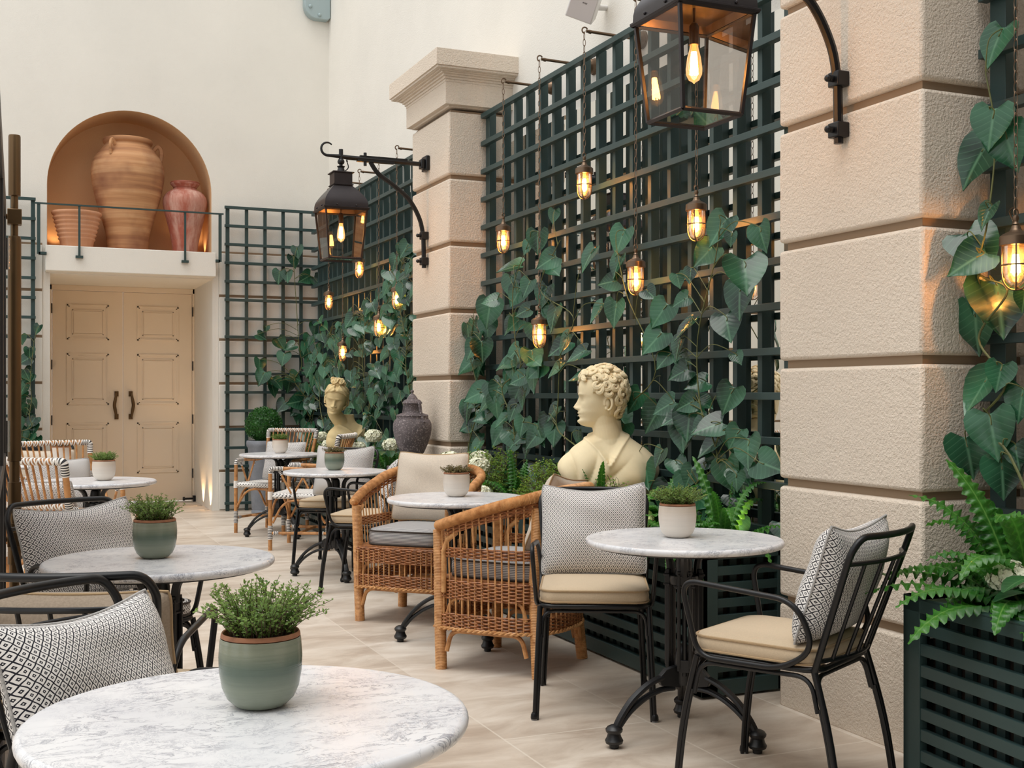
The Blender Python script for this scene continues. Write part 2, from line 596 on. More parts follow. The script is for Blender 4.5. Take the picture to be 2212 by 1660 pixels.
def jarglass():
    t = NT('ribbed lamp glass')
    tr = t.n('ShaderNodeBsdfTransparent')
    tr.inputs[0].default_value = (.97, .95, .92, 1)
    gl = t.n('ShaderNodeBsdfGlossy')
    gl.inputs['Roughness'].default_value = .05
    tl = t.n('ShaderNodeBsdfTranslucent')
    tl.inputs[0].default_value = (1., .86, .62, 1)
    m1, m2 = t.n('ShaderNodeMixShader'), t.n('ShaderNodeMixShader')
    m1.inputs[0].default_value = .075
    t.l(tr.outputs[0], m1.inputs[1]); t.l(tl.outputs[0], m1.inputs[2])
    fr = t.n('ShaderNodeFresnel')
    t.l(t.math('MULTIPLY', fr.outputs[0], .8), m2.inputs[0])
    t.l(m1.outputs[0], m2.inputs[1]); t.l(gl.outputs[0], m2.inputs[2])
    t.l(m2.outputs[0], t.out.inputs[0])
    return t.mat
MAT['glass'] = jarglass()
MAT['pane'] = glassmat('smoky pane', (.86, .83, .80, 1), .06)
MAT['amber'] = glassmat('amber bulb glass', (1., .84, .58, 1), .1, 1.1)
def emit(name, col, st):
    t = NT(name)
    e = t.n('ShaderNodeEmission')
    e.inputs[0].default_value = col
    e.inputs[1].default_value = st
    t.l(e.outputs[0], t.out.inputs[0])
    return t.mat
MAT['fil'] = emit('glowing filament', (1., .47, .12, 1), 290.)
MAT['fil2'] = emit('glowing lantern filament', (1., .50, .14, 1), 190.)
def mirror():
    t = NT('mirror')
    g = t.n('ShaderNodeBsdfGlossy')
    g.inputs[0].default_value = (.80, .80, .77, 1)
    g.inputs['Roughness'].default_value = .0
    t.l(g.outputs[0], t.out.inputs[0])
    return t.mat
MAT['mirror'] = mirror()
GZ = [.43, .906, 1.382, 1.858, 2.334, 2.81, 3.286]      # rustication grooves
TOP = 8.0
XR = 3.38                                                # right wall plane
YB = 13.0                                                # back wall plane
b = MB().box(-6, XR + .3, -4.2, 14.6, -.12, 0)
struct(b.build('floor', MAT['floor'], smooth=False), 'pale travertine paving')

# right wall
b = MB().box(XR, XR + .3, -4, YB + .3, 0, TOP)
struct(b.build('wall_right', MAT['wall'], smooth=False), 'cream plaster wall behind the trellises')
# rusticated courses of the right wall in the bay nearest the camera
b = MB()
for z0, z1 in zip([0] + GZ[:-1], GZ):
    b.box(XR - .03, XR + .02, -2, 3.3, z0 + .014, z1 - .014)
struct(b.build('trim_1', MAT['pier'], bevel=.008), 'rusticated courses on the wall behind the nearest trellis')

# back wall with door opening and arched niche
X0, X1, NX0, NX1 = .45, 2.09, .42, 2.08
ZS, ZL, ZT = 3.43, 2.78, 2.51                            # arch springing, niche floor, door soffit
NR = (NX1 - NX0) / 2
NC = (NX0 + NX1) / 2
b = MB()
b.box(-6, NX0, YB, YB + 1.6, 0, TOP)
b.box(X1, XR, YB, YB + 1.6, 0, TOP)
b.box(NX0, X0, YB, YB + 1.6, 0, ZT)
b.box(NX0, X1, YB + .004, YB + 1.6, ZT, ZL)
b.box(NX1, X1, YB, YB + 1.6, ZL, TOP)
N = 40
arc = [(NC - NR * cos(pi * i / N), ZS + NR * sin(pi * i / N)) for i in range(N + 1)]
for (xa, za), (xb, zb) in zip(arc, arc[1:]):
    b.quad((xa, YB, za), (xb, YB, zb), (xb, YB, TOP), (xa, YB, TOP))
b.box(NX0, NX1, YB + 1.0, YB + 1.6, ZL, TOP)
struct(b.build('wall_back', MAT['wall'], smooth=False), 'tall cream end wall')
# inside of the niche
ND = .60
b = MB()
prof = [(NC + (x - NC) * .996, z - (.003 if z > ZS else 0)) for x, z in [(NX0, ZL)] + arc + [(NX1, ZL)]]
rnd = .03
edge = [(NX0, ZL)] + arc + [(NX1, ZL)]
for (xa, za), (xb, zb), (ea, fa), (eb, fb) in zip(prof, prof[1:], edge, edge[1:]):
    b.quad((xa, YB + .012, za), (xa, YB + ND, za), (xb, YB + ND, zb), (xb, YB + .012, zb))
    b.quad((ea, YB - .0005, fa), (xa, YB + .012, za), (xb, YB + .012, zb), (eb, YB - .0005, fb))
b.add([(x, YB + ND, z) for x, z in prof], [tuple(range(len(prof)))])
b.quad((NX0, YB, ZL + .001), (NX1, YB, ZL + .001), (NX1, YB + ND, ZL + .001), (NX0, YB + ND, ZL + .001))
struct(b.build('trim_2', MAT['niche'], angle=30), 'tan arched niche lining above the door')
# ledge under the niche
b = MB().box(.40, 2.10, 12.80, YB + .02, ZT + .01, ZL)
struct(b.build('trim_3', MAT['wall'], bevel=.008), 'projecting ledge under the niche')
# courses on the back wall each side of the door
b = MB()
for z0, z1 in zip([0] + GZ[:5], GZ[:6]):
    b.box(2.16, XR, YB - .03, YB + .01, z0 + .014, z1 - .014)
    b.box(-3.5, .375, YB - .03, YB + .01, z0 + .014, z1 - .014)
struct(b.build('trim_4', MAT['wall'], bevel=.006), 'rusticated courses beside the door')
b = MB()  # brown sheet showing in the gaps between the courses
b.box(2.16, XR, YB - .006, YB + .005, .02, 2.82)
b.box(-3.5, .375, YB - .006, YB + .005, .02, 2.82)
struct(b.build('trim_5', MAT['groove'], smooth=False), 'brown joints between the courses')

# double door at the back of the deep recess
door = bpy.data.objects.new('door_1', None)
COL.objects.link(door)
struct(door, 'pair of panelled beige doors')
YD = 14.30
b = MB()
b.box(X0, .515, YD - .02, YD + .05, 0, ZT)
b.box(2.065, X1, YD - .02, YD + .05, 0, ZT)
b.box(X0, X1, YD - .02, YD + .05, 2.45, ZT)
b.build('door_frame', MAT['door'], door, bevel=.004)
for side, (xa, xb) in enumerate(((.518, 1.281), (1.285, 2.062))):
    b = MB().box(xa, xb, YD, YD + .045, .012, 2.447)
    leaf = b.build('door_leaf', MAT['door'], door, bevel=.003)
    w = xb - xa
    pb = MB()
    for z0, z1 in ((.345, .935), (1.145, 1.73), (1.89, 2.29)):
        px0, px1 = xa + .155 * (1 if side == 0 else 1), xb - .155
        for e, y, t in ((0., YD - .010, .016), (.016, YD - .005, .012), (.058, YD - .008, .010)):
            a0, a1, c0, c1 = px0 + e, px1 - e, z0 + e, z1 - e
            pb.box(a0, a1, y, YD + .002, c0, c0 + t)
            pb.box(a0, a1, y, YD + .002, c1 - t, c1)
            pb.box(a0, a0 + t, y, YD + .002, c0, c1)
            pb.box(a1 - t, a1, y, YD + .002, c0, c1)
        pb.box(px0 + .075, px1 - .075, YD - .006, YD + .002, z0 + .075, z1 - .075)
    pb.build('panel_moulding', MAT['door'], leaf)
    hx = 1.204 if side == 0 else 1.372
    hb = MB()
    sgn = -1 if side == 0 else 1
    for z in (1.006, 1.27):
        hb.box(hx - .022 - .006 * sgn, hx + .022 - .006 * sgn, YD - .02, YD + .002, z - .03, z + .03)
        hb.tube([(hx, YD - .01, z), (hx, YD - .05, z)], .011, 10)
    hb.tube(spl([(hx, YD - .05, 1.0), (hx + .008 * sgn, YD - .056, 1.06), (hx + .02 * sgn, YD - .058, 1.138), (hx + .008 * sgn, YD - .056, 1.215), (hx, YD - .05, 1.275)]),
            [.011, .012, .013, .014, .015, .016, .017, .018, .019, .019, .019, .019, .019, .019, .019, .019, .018, .017, .016, .015, .014, .013, .012, .011, .011], 10)
    hd = hb.build('door_handle', MAT['bronze'], leaf)
    for z in (.33, .97, 1.6, 2.24):
        hb = MB()
        x = .512 if side == 0 else 2.068
        hb.box(x - .006, x + .006, YD - .028, YD + .01, z - .055, z + .055)
        hb.build('hinge', MAT['darkmetal'], leaf)
b = MB()
b.tube([(2.075, 14.22, .035), (1.96, 14.22, .035)], .012, 10)
b.tube([(1.97, 14.22, .035), (1.945, 14.22, .035)], .022, 12)
b.box(2.06, 2.09, 14.19, 14.25, .0, .07)
tag(b.build('door_stop', MAT['iron']), 'small black door stop at the foot of the right door jamb', 'door stop')

# left wall: seen only in the mirrors, lets the sky in above it
b = MB()
b.box(-3.9, -3.6, -4, 13, 0, .5)
for y0, y1 in ((-4, -2.2), (-.4, .8), (2.6, 3.8), (5.6, 6.8), (8.6, 9.8), (11.6, 13)):
    b.box(-3.9, -3.6, y0, y1, .5, 2.9)
b.box(-3.9, -3.6, -4, 13, 2.9, 3.3)
struct(b.build('wall_left', MAT['wall'], smooth=False), 'cream wall with tall openings opposite the trellises')
b = MB().box(-3.9, XR + .3, -4.5, -4.2, 0, TOP)  # unseen wall, dark to keep light off the surfaces facing the viewer
struct(b.build('wall_front', simple('dark stone', srgb(66, 60, 55), .8), smooth=False), 'unseen wall behind the viewer, darkened to return less light')

# pilasters
def pilaster(i, ya, yb, label):
    b = MB()
    b.box(2.926, XR, ya + .026, yb - .026, 0, GZ[6])
    core = b.build('trim_%d' % i, MAT['groove'], smooth=False)
    struct(core, label)
    b = MB()
    for z0, z1 in zip([-.01] + GZ[:-1], GZ):
        b.box(2.90, XR + .01, ya, yb, z0 + (.016 if z0 > 0 else 0), z1 - .016)
    b.build('course_blocks', MAT['pier'], core, bevel=.014)
    b = MB()
    for x, d, z0, z1 in ((2.90, 0, GZ[6] + .016, GZ[6] + .03), (2.865, .035, GZ[6] + .028, 3.47)):
        b.box(x, XR + .01, ya - d, yb + d, z0, z1)
    cove = [(.035 + .085 * (1 - cos(t * pi / 2 / 6)), 3.47 + .07 * sin(t * pi / 2 / 6)) for t in range(7)]
    for (d0, z0), (d1, z1) in zip(cove, cove[1:]):
        b.box(2.9 - d1, XR + .01, ya - d1, yb + d1, z0, z1)
    b.box(2.9 - .128, XR + .01, ya - .128, yb + .128, 3.54, 3.555)
    b.box(2.9 - .14, XR + .01, ya - .14, yb + .14, 3.555, 3.67)
    b.build('capital', MAT['pier'], core, bevel=.006)
pilaster(6, 7.82, 8.63, 'far rusticated pilaster with moulded capital')
pilaster(7, 3.148, 3.96, 'near rusticated pilaster')

# mirrors behind the two trellised bays
def mirror_panel(name, y0, y1, label):
    b = MB().box(XR - .02, XR - .004, y0, y1, .55, 3.08)
    tag(b.build(name, MAT['mirror'], smooth=False), label, 'mirror')
mirror_panel('mirror_panel', 3.98, 7.80, 'tall mirror fixed behind the large trellis between the two pilasters')
mirror_panel('mirror_panel', 8.65, 12.9, 'tall mirror fixed behind the far trellis beyond the far pilaster')

# trellises
def trellis(label, axis, plane, a0, a1, za, zb, vpos, sgn, vw=.036, vd=.052, hh=.034, hd=.04, n=None, zfoot=None):
    t = thing('garden_trellis', label, 'trellis')
    nrow = int(round((zb - za) / .2))
    hb, vb = MB(), MB()
    for k in range(nrow + 1):
        z = zb - k * .2
        if axis == 'y':
            hb.box(plane, plane + hd, a0, a1, z - hh, z)
        else:
            hb.box(a0, a1, plane, plane + hd, z - hh, z)
    for p in vpos:
        w = vw
        if isinstance(p, tuple):
            p, w = p
        if axis == 'y':
            vb.box(plane + hd, plane + hd + vd, p - w / 2, p + w / 2, zfoot if zfoot is not None else za, zb - .004)
        else:
            vb.box(p - w / 2, p + w / 2, plane + hd, plane + hd + vd, zfoot if zfoot is not None else za, zb - .004)
    hb.build('horizontal_slats', MAT['green'], t, bevel=.002)
    vb.build('vertical_slats', MAT['green'], t, bevel=.002)
    return t
trellis('large dark green trellis filling the bay between the two pilasters', 'y', 3.14, 3.99, 7.81, .67, 3.27,
        [(7.775, .07)] + [7.687 - .2 * k for k in range(1, 18)] + [4.04], 1, zfoot=.6)
trellis('dark green trellis beyond the far pilaster, under a thick climber', 'y', 3.14, 8.65, 12.84, .67, 3.27,
        [(8.68, .06)] + [8.887 + .2 * k for k in range(20)], 1, zfoot=.6)
trellis('dark green trellis at the right edge of the picture beside the near pilaster', 'y', 3.14, .4, 3.135, .67, 3.27,
        [(3.085, .07)] + [2.69 - .27 * k for k in range(8)], 1, zfoot=.6)
trellis('dark green trellis on the end wall right of the door', 'x', 12.86, 2.20, 3.30, .06, 3.3, [(2.235, .04), 2.44, 2.64, 2.84, 3.04, 3.25], 1, .035, .03, .03, .03, zfoot=.0)
trellis('dark green trellis on the end wall left of the door', 'x', 12.86, -.6, .31, .06, 3.26, [(.285, .04), .09, -.11, -.31, -.51], 1, .035, .03, .03, .03, zfoot=.0)

# balcony rail in front of the niche
t = thing('balcony_railing', 'thin dark green iron railing on the ledge in front of the terracotta jars', 'railing')
b = MB()
b.box(.30, 2.17, 12.76, 12.79, 3.185, 3.20)
b.build('top_bar', MAT['green'], t)
for x in (.335, 2.135):
    b = MB()
    b.box(x - .016, x + .016, 12.768, 12.782, 2.68, 3.19)
    xa, xb = sorted((x, .41 if x < 1 else 2.09))
    b.box(xa, xb, 12.768, 12.782, 2.68, 2.70)
    b.box(xa, xb, 12.78, 12.83, 2.675, 2.705)
    b.build('end_post', MAT['green'], t)
for x in (.721, 1.772):
    b = MB()
    b.box(x - .011, x + .011, 12.768, 12.782, 2.67, 3.19)
    b.box(x - .036, x + .036, 12.76, 12.80, 2.655, 2.68)
    b.build('post', MAT['green'], t)

# slatted planters
def planter(label, corner, L, D, rz, H=.62, ends=True):
    """corner: front corner nearest the camera; runs L along +y, D deep along +x"""
    t = thing('slatted_planter', label, 'planter', corner, rz)
    fr, sl, bk = MB(), MB(), MB()
    th = .03
    fr.box(0, th, 0, .08, 0.01, H); fr.box(0, th, L - .08, L, 0.01, H)
    fr.box(0, th, 0, L, H - .045, H); fr.box(0, th, 0, L, .01, .075)
    nm = max(1, int(L / 1.3))
    for k in range(1, nm):
        y = L * k / nm
        fr.box(0.002, th - .002, y - .04, y + .04, 0.02, H - .01)
    fr.box(.0, .08, 0, th, .01, H); fr.box(D - .08, D, 0, th, .01, H)
    fr.box(0, D, 0, th, H - .045, H); fr.box(0, D, 0, th, .01, .075)
    fr.box(-.0, .12, 0, L, H - .006, H + .004); fr.box(0, D, 0, .12, H - .006, H + .004); fr.box(D - .08, D, 0, L, H - .006, H + .004)
    fr.build('frame', MAT['green'], t, bevel=.002)
    z = H - .045 - .03
    while z > .09:
        sl.box(.004, .024, .06, L - .06, z - .037, z)
        sl.box(.06, D - .06, .004, .024, z - .037, z)
        z -= .067
    sl.build('horizontal_slats', MAT['green'], t, bevel=.0015)
    y = .1
    while y < L - .08:
        bk.box(.045, .06, y, y + .034, .05, H - .02); y += .068
    x = .1
    while x < D - .08:
        bk.box(x, x + .034, .045, .06, .05, H - .02); x += .068
    bk.build('backing_slats', MAT['green'], t)
    s = MB().box(.065, D - .01, .065, L - .02, .06, H - .06)
    s.build('soil', MAT['soil'], t)
    return t
planter('long dark green slatted planter under the large trellis', (2.64, 4.13, 0), 3.66, .46, 0)
planter('long dark green slatted planter under the far trellis', (2.64, 8.66, 0), 3.55, .46, 0)
planter('dark green slatted planter in the bottom right corner with a ruffled fern', (2.645, 2.955, 0), 0, 0, 0) if False else None
def near_planter():
    L = 2.3
    t = planter('dark green slatted planter in the bottom right corner holding a ruffled fern', (0, 0, 0), L, .46, 0)
    # its far end is the visible corner: mirror it so that the closed end faces the pilaster
    t.location = (2.645, 2.955, 0)
    t.rotation_euler = (0, 0, R(-5.))
    for ch in t.children:
        for v in ch.data.vertices:
            v.co.y = -v.co.y
        ch.data.flip_normals()
near_planter()
# ---------------------------------------------------------------- bistro tables
def make_table(label, loc, rz, group):
    t = thing('bistro_table', label, 'table', loc, rz, group)
    b = MB()
    r, z1, th = .36, .735, .024
    prof = [(0, z1 - th), (r - .012, z1 - th)]
    prof += [(r - .010 + .010 * sin(a), z1 - th / 2 - th / 2 * cos(a)) for a in [pi * k / 8 for k in range(9)]]
    prof += [(r - .012, z1), (0, z1)]
    b.lathe(prof, 72)
    b.build('marble_top', MAT['marble'], t, angle=60)
    b = MB()
    b.lathe([(0, z1 - th - .008), (r - .035, z1 - th - .008), (r - .03, z1 - th - .001), (0, z1 - th - .001)], 48)
    b.build('top_plate', MAT['castiron'], t)
    # column of three slotted posts
    b = MB()
    for k in range(3):
        a = 2 * pi * k / 3 + pi / 3
        m = Matrix.Rotation(a, 4, 'Z')
        for s in (-.020, .020):
            b.box(.048, .064, s - .0065, s + .0065, .26, .62, m)
            b.box(.062, .068, s - .004, s + .004, .27, .61, m)
        for z0, z1_ in ((.255, .30), (.575, .62)):
            b.box(.048, .064, -.02, .02, z0, z1_, m)
        b.tube([m @ V((.052, 0, .24)), m @ V((.052, 0, .63))], .009, 8)
        b.box(.042, .062, -.034, .034, .565, .60, m)
        b.box(.040, .066, -.038, .038, .596, .604, m); b.box(.040, .066, -.038, .038, .562, .569, m)
    b.lathe([(0, .545), (.034, .55), (.036, .60), (.03, .62), (.031, .645), (.026, .672), (.012, .685), (0, .688)], 20)
    b.lathe([(.03, .565), (.052, .567), (.055, .583), (.052, .6), (.03, .602)], 24)
    b.lathe([(0, .52), (.008, .522), (.012, .545), (.0, .55)], 12)
    b.build('column', MAT['castiron'], t, angle=35, bevel=.0015)
    b = MB()
    for k in range(3):
        a = 2 * pi * k / 3
        m = Matrix.Rotation(a + pi / 3, 4, 'Z')
        pts = [m @ p for p in spl([(.055, 0, .60), (.062, 0, .655), (.095, 0, .69), (.15, 0, .703), (.21, 0, .704)], 5)]
        b.tube(pts, [.016 - .006 * i / (len(pts) - 1) for i in range(len(pts))], 8)
    b.build('top_bracket', MAT['castiron'], t)
    b = MB()
    b.lathe([(0, .20), (.03, .20), (.034, .215), (.033, .26), (.036, .27), (.034, .31), (.026, .335), (.010, .348), (0, .35)], 20)
    for k in range(3):
        m = Matrix.Rotation(2 * pi * k / 3, 4, 'Z')
        b.prism([(.02, .19), (.085, .215), (.10, .24), (.075, .265), (.068, .275), (.02, .275)], -.011, .011, 'y') if False else None
        b.add([m @ V(p) for p in [(.02, -.013, .19), (.10, -.011, .205), (.112, -.01, .232), (.08, -.013, .262), (.02, -.013, .275), (.02, .013, .19), (.10, .011, .205), (.112, .01, .232), (.08, .013, .262), (.02, .013, .275)]],
              [(4, 3, 2, 1, 0), (5, 6, 7, 8, 9), (0, 1, 6, 5), (1, 2, 7, 6), (2, 3, 8, 7), (3, 4, 9, 8), (4, 0, 5, 9)])
    b.build('hub', MAT['castiron'], t, angle=35, bevel=.002)
    for k in range(3):
        m = Matrix.Rotation(2 * pi * k / 3, 4, 'Z')
        b = MB()
        up = [m @ p for p in spl([(.09, 0, .235), (.15, 0, .212), (.215, 0, .165), (.262, 0, .108), (.284, 0, .07)], 6)]
        lo = [m @ p for p in spl([(.045, 0, .19), (.10, 0, .188), (.165, 0, .165), (.225, 0, .125), (.262, 0, .085), (.276, 0, .066)], 5)]
        side = m @ V((0, 1, 0)) - m @ V((0, 0, 0))
        for off in (-.007, .007):
            b.tube([p + side * off for p in up], .0095, 8)
            b.tube([p + side * off for p in lo], .0085, 8)
        b.tube(up, .010, 8)
        leg = b.build('leg', MAT['castiron'], t)
        b = MB()
        c = m @ V((.29, 0, 0))
        b.lathe([(0, .0), (.016, .0), (.018, .012), (.030, .018), (.033, .028), (.026, .040), (.023, .052), (.030, .060), (.031, .068), (.024, .077), (.014, .082), (0, .084)], 20, c)
        b.build('turned_foot', MAT['castiron'], leg)
    return t

# ---------------------------------------------------------------- black iron armchair
def make_iron_chair(label, loc, rz, group):
    t = thing('iron_armchair', label, 'chair', loc, rz, group)
    tops = {(1, 1): V((.213, .195, .43)), (-1, 1): V((-.213, .195, .43)), (1, -1): V((.198, -.195, .43)), (-1, -1): V((-.198, -.195, .43))}
    feet = {(1, 1): V((.232, .262, 0)), (-1, 1): V((-.232, .262, 0)), (1, -1): V((.222, -.285, 0)), (-1, -1): V((-.222, -.285, 0))}
    for key in tops:
        b = MB()
        f, p = feet[key], tops[key]
        at = lambda s: f + (p - f) * s + V((0, key[1] * .012 * sin(pi * s), 0))
        pts = [at(s / 8) for s in range(9)]
        b.tube(pts, [.0085, .0088, .009, .0095, .010, .0105, .0105, .0105, .0105], 10)
        inn = V((-key[0] * .011, 0, 0))
        b.tube([at(s / 8) + inn for s in range(7)], .0065, 8)
        b.tube([at(s / 8) + V((0, -key[1] * .011, 0)) for s in range(7)], .0065, 8)
        b.lathe([(.009, .03), (.0135, .022), (.0145, .012), (.0145, .006), (0, .006)], 14, (f.x, f.y, 0))
        leg = b.build('leg', MAT['iron'], t)
        g = MB().lathe([(0, 0), (.0125, 0), (.013, .006), (0, .0065)], 14, (f.x, f.y, 0))
        g.build('glide', MAT['pad'], leg)
    b = MB()
    ring = fil([(.215, .215, .433), (-.215, .215, .433), (-.20, -.205, .433), (.20, -.205, .433)], .06, 6, True)
    b.tube(ring, .0095, 10, True)
    for x in (-.12, -.04, .04, .12):
        b.box(x - .012, x + .012, -.2, .21, .432, .437)
    order = [(1, 1), (-1, 1), (-1, -1), (1, -1)]
    for i in range(4):
        ka, kb = order[i], order[(i + 1) % 4]
        fa, pa, fb, pb = feet[ka], tops[ka], feet[kb], tops[kb]
        d = (pb - pa).normalized() * .012
        q = [fa + (pa - fa) * .72 + d, pa - V((0, 0, .018)) + d, pb - V((0, 0, .018)) - d, fb + (pb - fb) * .72 - d]
        b.tube(fil(q, .085, 8), .0075, 8)
    b.build('seat_frame', MAT['iron'], t)
    for s in (1, -1):
        b = MB()
        x = .232 * s
        loop = fil([(x - .01 * s, -.10, .43), (x - .006 * s, .185, .43), (x + .012 * s, .238, .672), (x + .004 * s, -.155, .642), (x - .012 * s, -.205, .50)], [.06, .06, .065, .075, .07], 8, True)
        b.tube(loop, .0092, 10, True)
        b.build('arm', MAT['iron'], t)
    back = MB()
    top = fil([(-.198, -.195, .43), (-.232, -.322, .80), (-.205, -.345, .845), (-.10, -.378, .845), (0, -.388, .845), (.10, -.378, .845), (.205, -.345, .845), (.232, -.322, .80), (.198, -.195, .43)], [.0, .05, .05, .08, .08, .08, .05, .05, 0], 6)
    back.tube(top, .0105, 10)
    fr = back.build('back_frame', MAT['iron'], t)
    b = MB()
    low = spl([(-.228, -.300, .762), (-.11, -.351, .765), (0, -.364, .766), (.11, -.351, .765), (.228, -.300, .762)], 5)
    b.tube(low, .0075, 8)
    b.build('back_rail', MAT['iron'], t)
    b = MB()
    bot = spl([(-.2, -.205, .462), (-.10, -.236, .462), (0, -.246, .462), (.10, -.236, .462), (.2, -.205, .462)], 5)
    b.tube(bot, .0075, 8)
    b.build('back_rail', MAT['iron'], t)
    for i in range(5):
        x = -.14 + .07 * i
        yb_ = -.246 + .040 * (x / .2) ** 2
        yt = -.364 + .064 * (x * 1.1 / .228) ** 2
        b = MB().tube([(x, yb_, .462), (x * 1.1, yt, .765)], .0062, 8)
        b.build('back_spindle', MAT['iron'], t)
    return t

def rrect(hx, hy, r, k=6):
    pts = []
    for cx, cy, a0 in ((hx - r, hy - r, 0), (-hx + r, hy - r, 90), (-hx + r, -hy + r, 180), (hx - r, -hy + r, 270)):
        for i in range(k + 1):
            a = R(a0 + 90 * i / k)
            pts.append((cx + r * cos(a), cy + r * sin(a)))
    return pts
def slab_cushion(name, hx, hy, r, th, dome, mat, pipe, label, cat, mt, group=None, taper=0., planar=False):
    """boxed seat cushion with piping; origin at its underside"""
    ol = rrect(hx, hy, r)
    ol = [(x * (1 - taper * (.5 - y / hy / 2)), y) for x, y in ol]
    n = len(ol)
    rings = []
    def ring(sc, z):
        return [(x * sc, y * sc, z) for x, y in ol]
    e = .012
    Z = [(.0, .0), (.5, 0.), (1 - e * 2, .0), (1., .01), (1.012, th * .5), (1., th - .01), (.97, th), (.80, th + dome * .55), (.5, th + dome * .9), (.25, th + dome), (0., th + dome)]
    vs, fs, uv = [], [], []
    for sc, z in Z:
        for i, (x, y) in enumerate(ol):
            vs.append((x * max(sc, 1e-4), y * max(sc, 1e-4), z))
            uv.append((x * sc / .44, (y * sc + z) / .44) if planar else (i / n, z if .98 < sc < 1.05 else y * sc + z))
    for j in range(len(Z) - 1):
        for i in range(n):
            fs.append((j * n + i, j * n + (i + 1) % n, (j + 1) * n + (i + 1) % n, (j + 1) * n + i))
    b = MB().add(vs, fs, uv)
    o = b.build(name, mat, None, angle=180)
    b = MB()
    b.tube([(x * 1.004, y * 1.004, th - .006) for x, y in ol], .0042, 6, True)
    b.tube([(x * 1.004, y * 1.004, .006) for x, y in ol], .0042, 6, True)
    b.build('piping', pipe, o)
    tag(o, label, cat, group)
    o.matrix_world = mt
    return o

def pillow(label, w, h, th, mat, pipe, mt, seed=0, dent=0., cat='cushion', group=None):
    """scatter cushion in the x-z plane, faces +y; origin at the middle of its lower edge"""
    rng = random.Random(seed)
    ph = [rng.uniform(0, 6.28) for _ in range(4)]
    def outline(u, v):
        a, c = 2 * u - 1, 2 * v - 1
        # edges bow in between the corners
        e = 1 - .05 * (abs(a) * abs(c)) ** 6
        x = a * (w / 2) * (1 - .05 * (1 - c * c)) * e
        z = c * (h / 2) * (1 - (.05 + dent * 1.25 * (1 if c > 0 else 0)) * (1 - a * a)) * e
        return x, z + h / 2
    def side(s):
        def fn(u, v):
            x, z = outline(u, v)
            a, c = abs(2 * u - 1), abs(2 * v - 1)
            t = (max(0, 1 - a ** 3.4) * max(0, 1 - c ** 3.4)) ** .6
            wr = .006 * sin(7 * u + 4 * v + ph[0]) * t + .004 * sin(13 * v - 6 * u + ph[1]) * t
            return (x, s * (th / 2) * t + wr, z)
        return fn
    b = MB()
    n = 26
    uvf = lambda a, c: (a * w / .44, c * h / .44)
    b.grid(n, n, side(1), uvf=uvf)
    b.grid(n, n, lambda u, v: side(-1)(1 - u, v), uvf=uvf)
    o = b.build('scatter_cushion', mat, None, angle=180)
    b = MB()
    loop = [outline(i / 20, 0) for i in range(20)] + [outline(1, i / 20) for i in range(20)] + [outline(1 - i / 20, 1) for i in range(20)] + [outline(0, 1 - i / 20) for i in range(20)]
    b.tube([(x, 0, z) for x, z in loop], .0038, 6, True)
    b.build('piping', pipe, o)
    tag(o, label, cat, group)
    o.matrix_world = mt
    return o

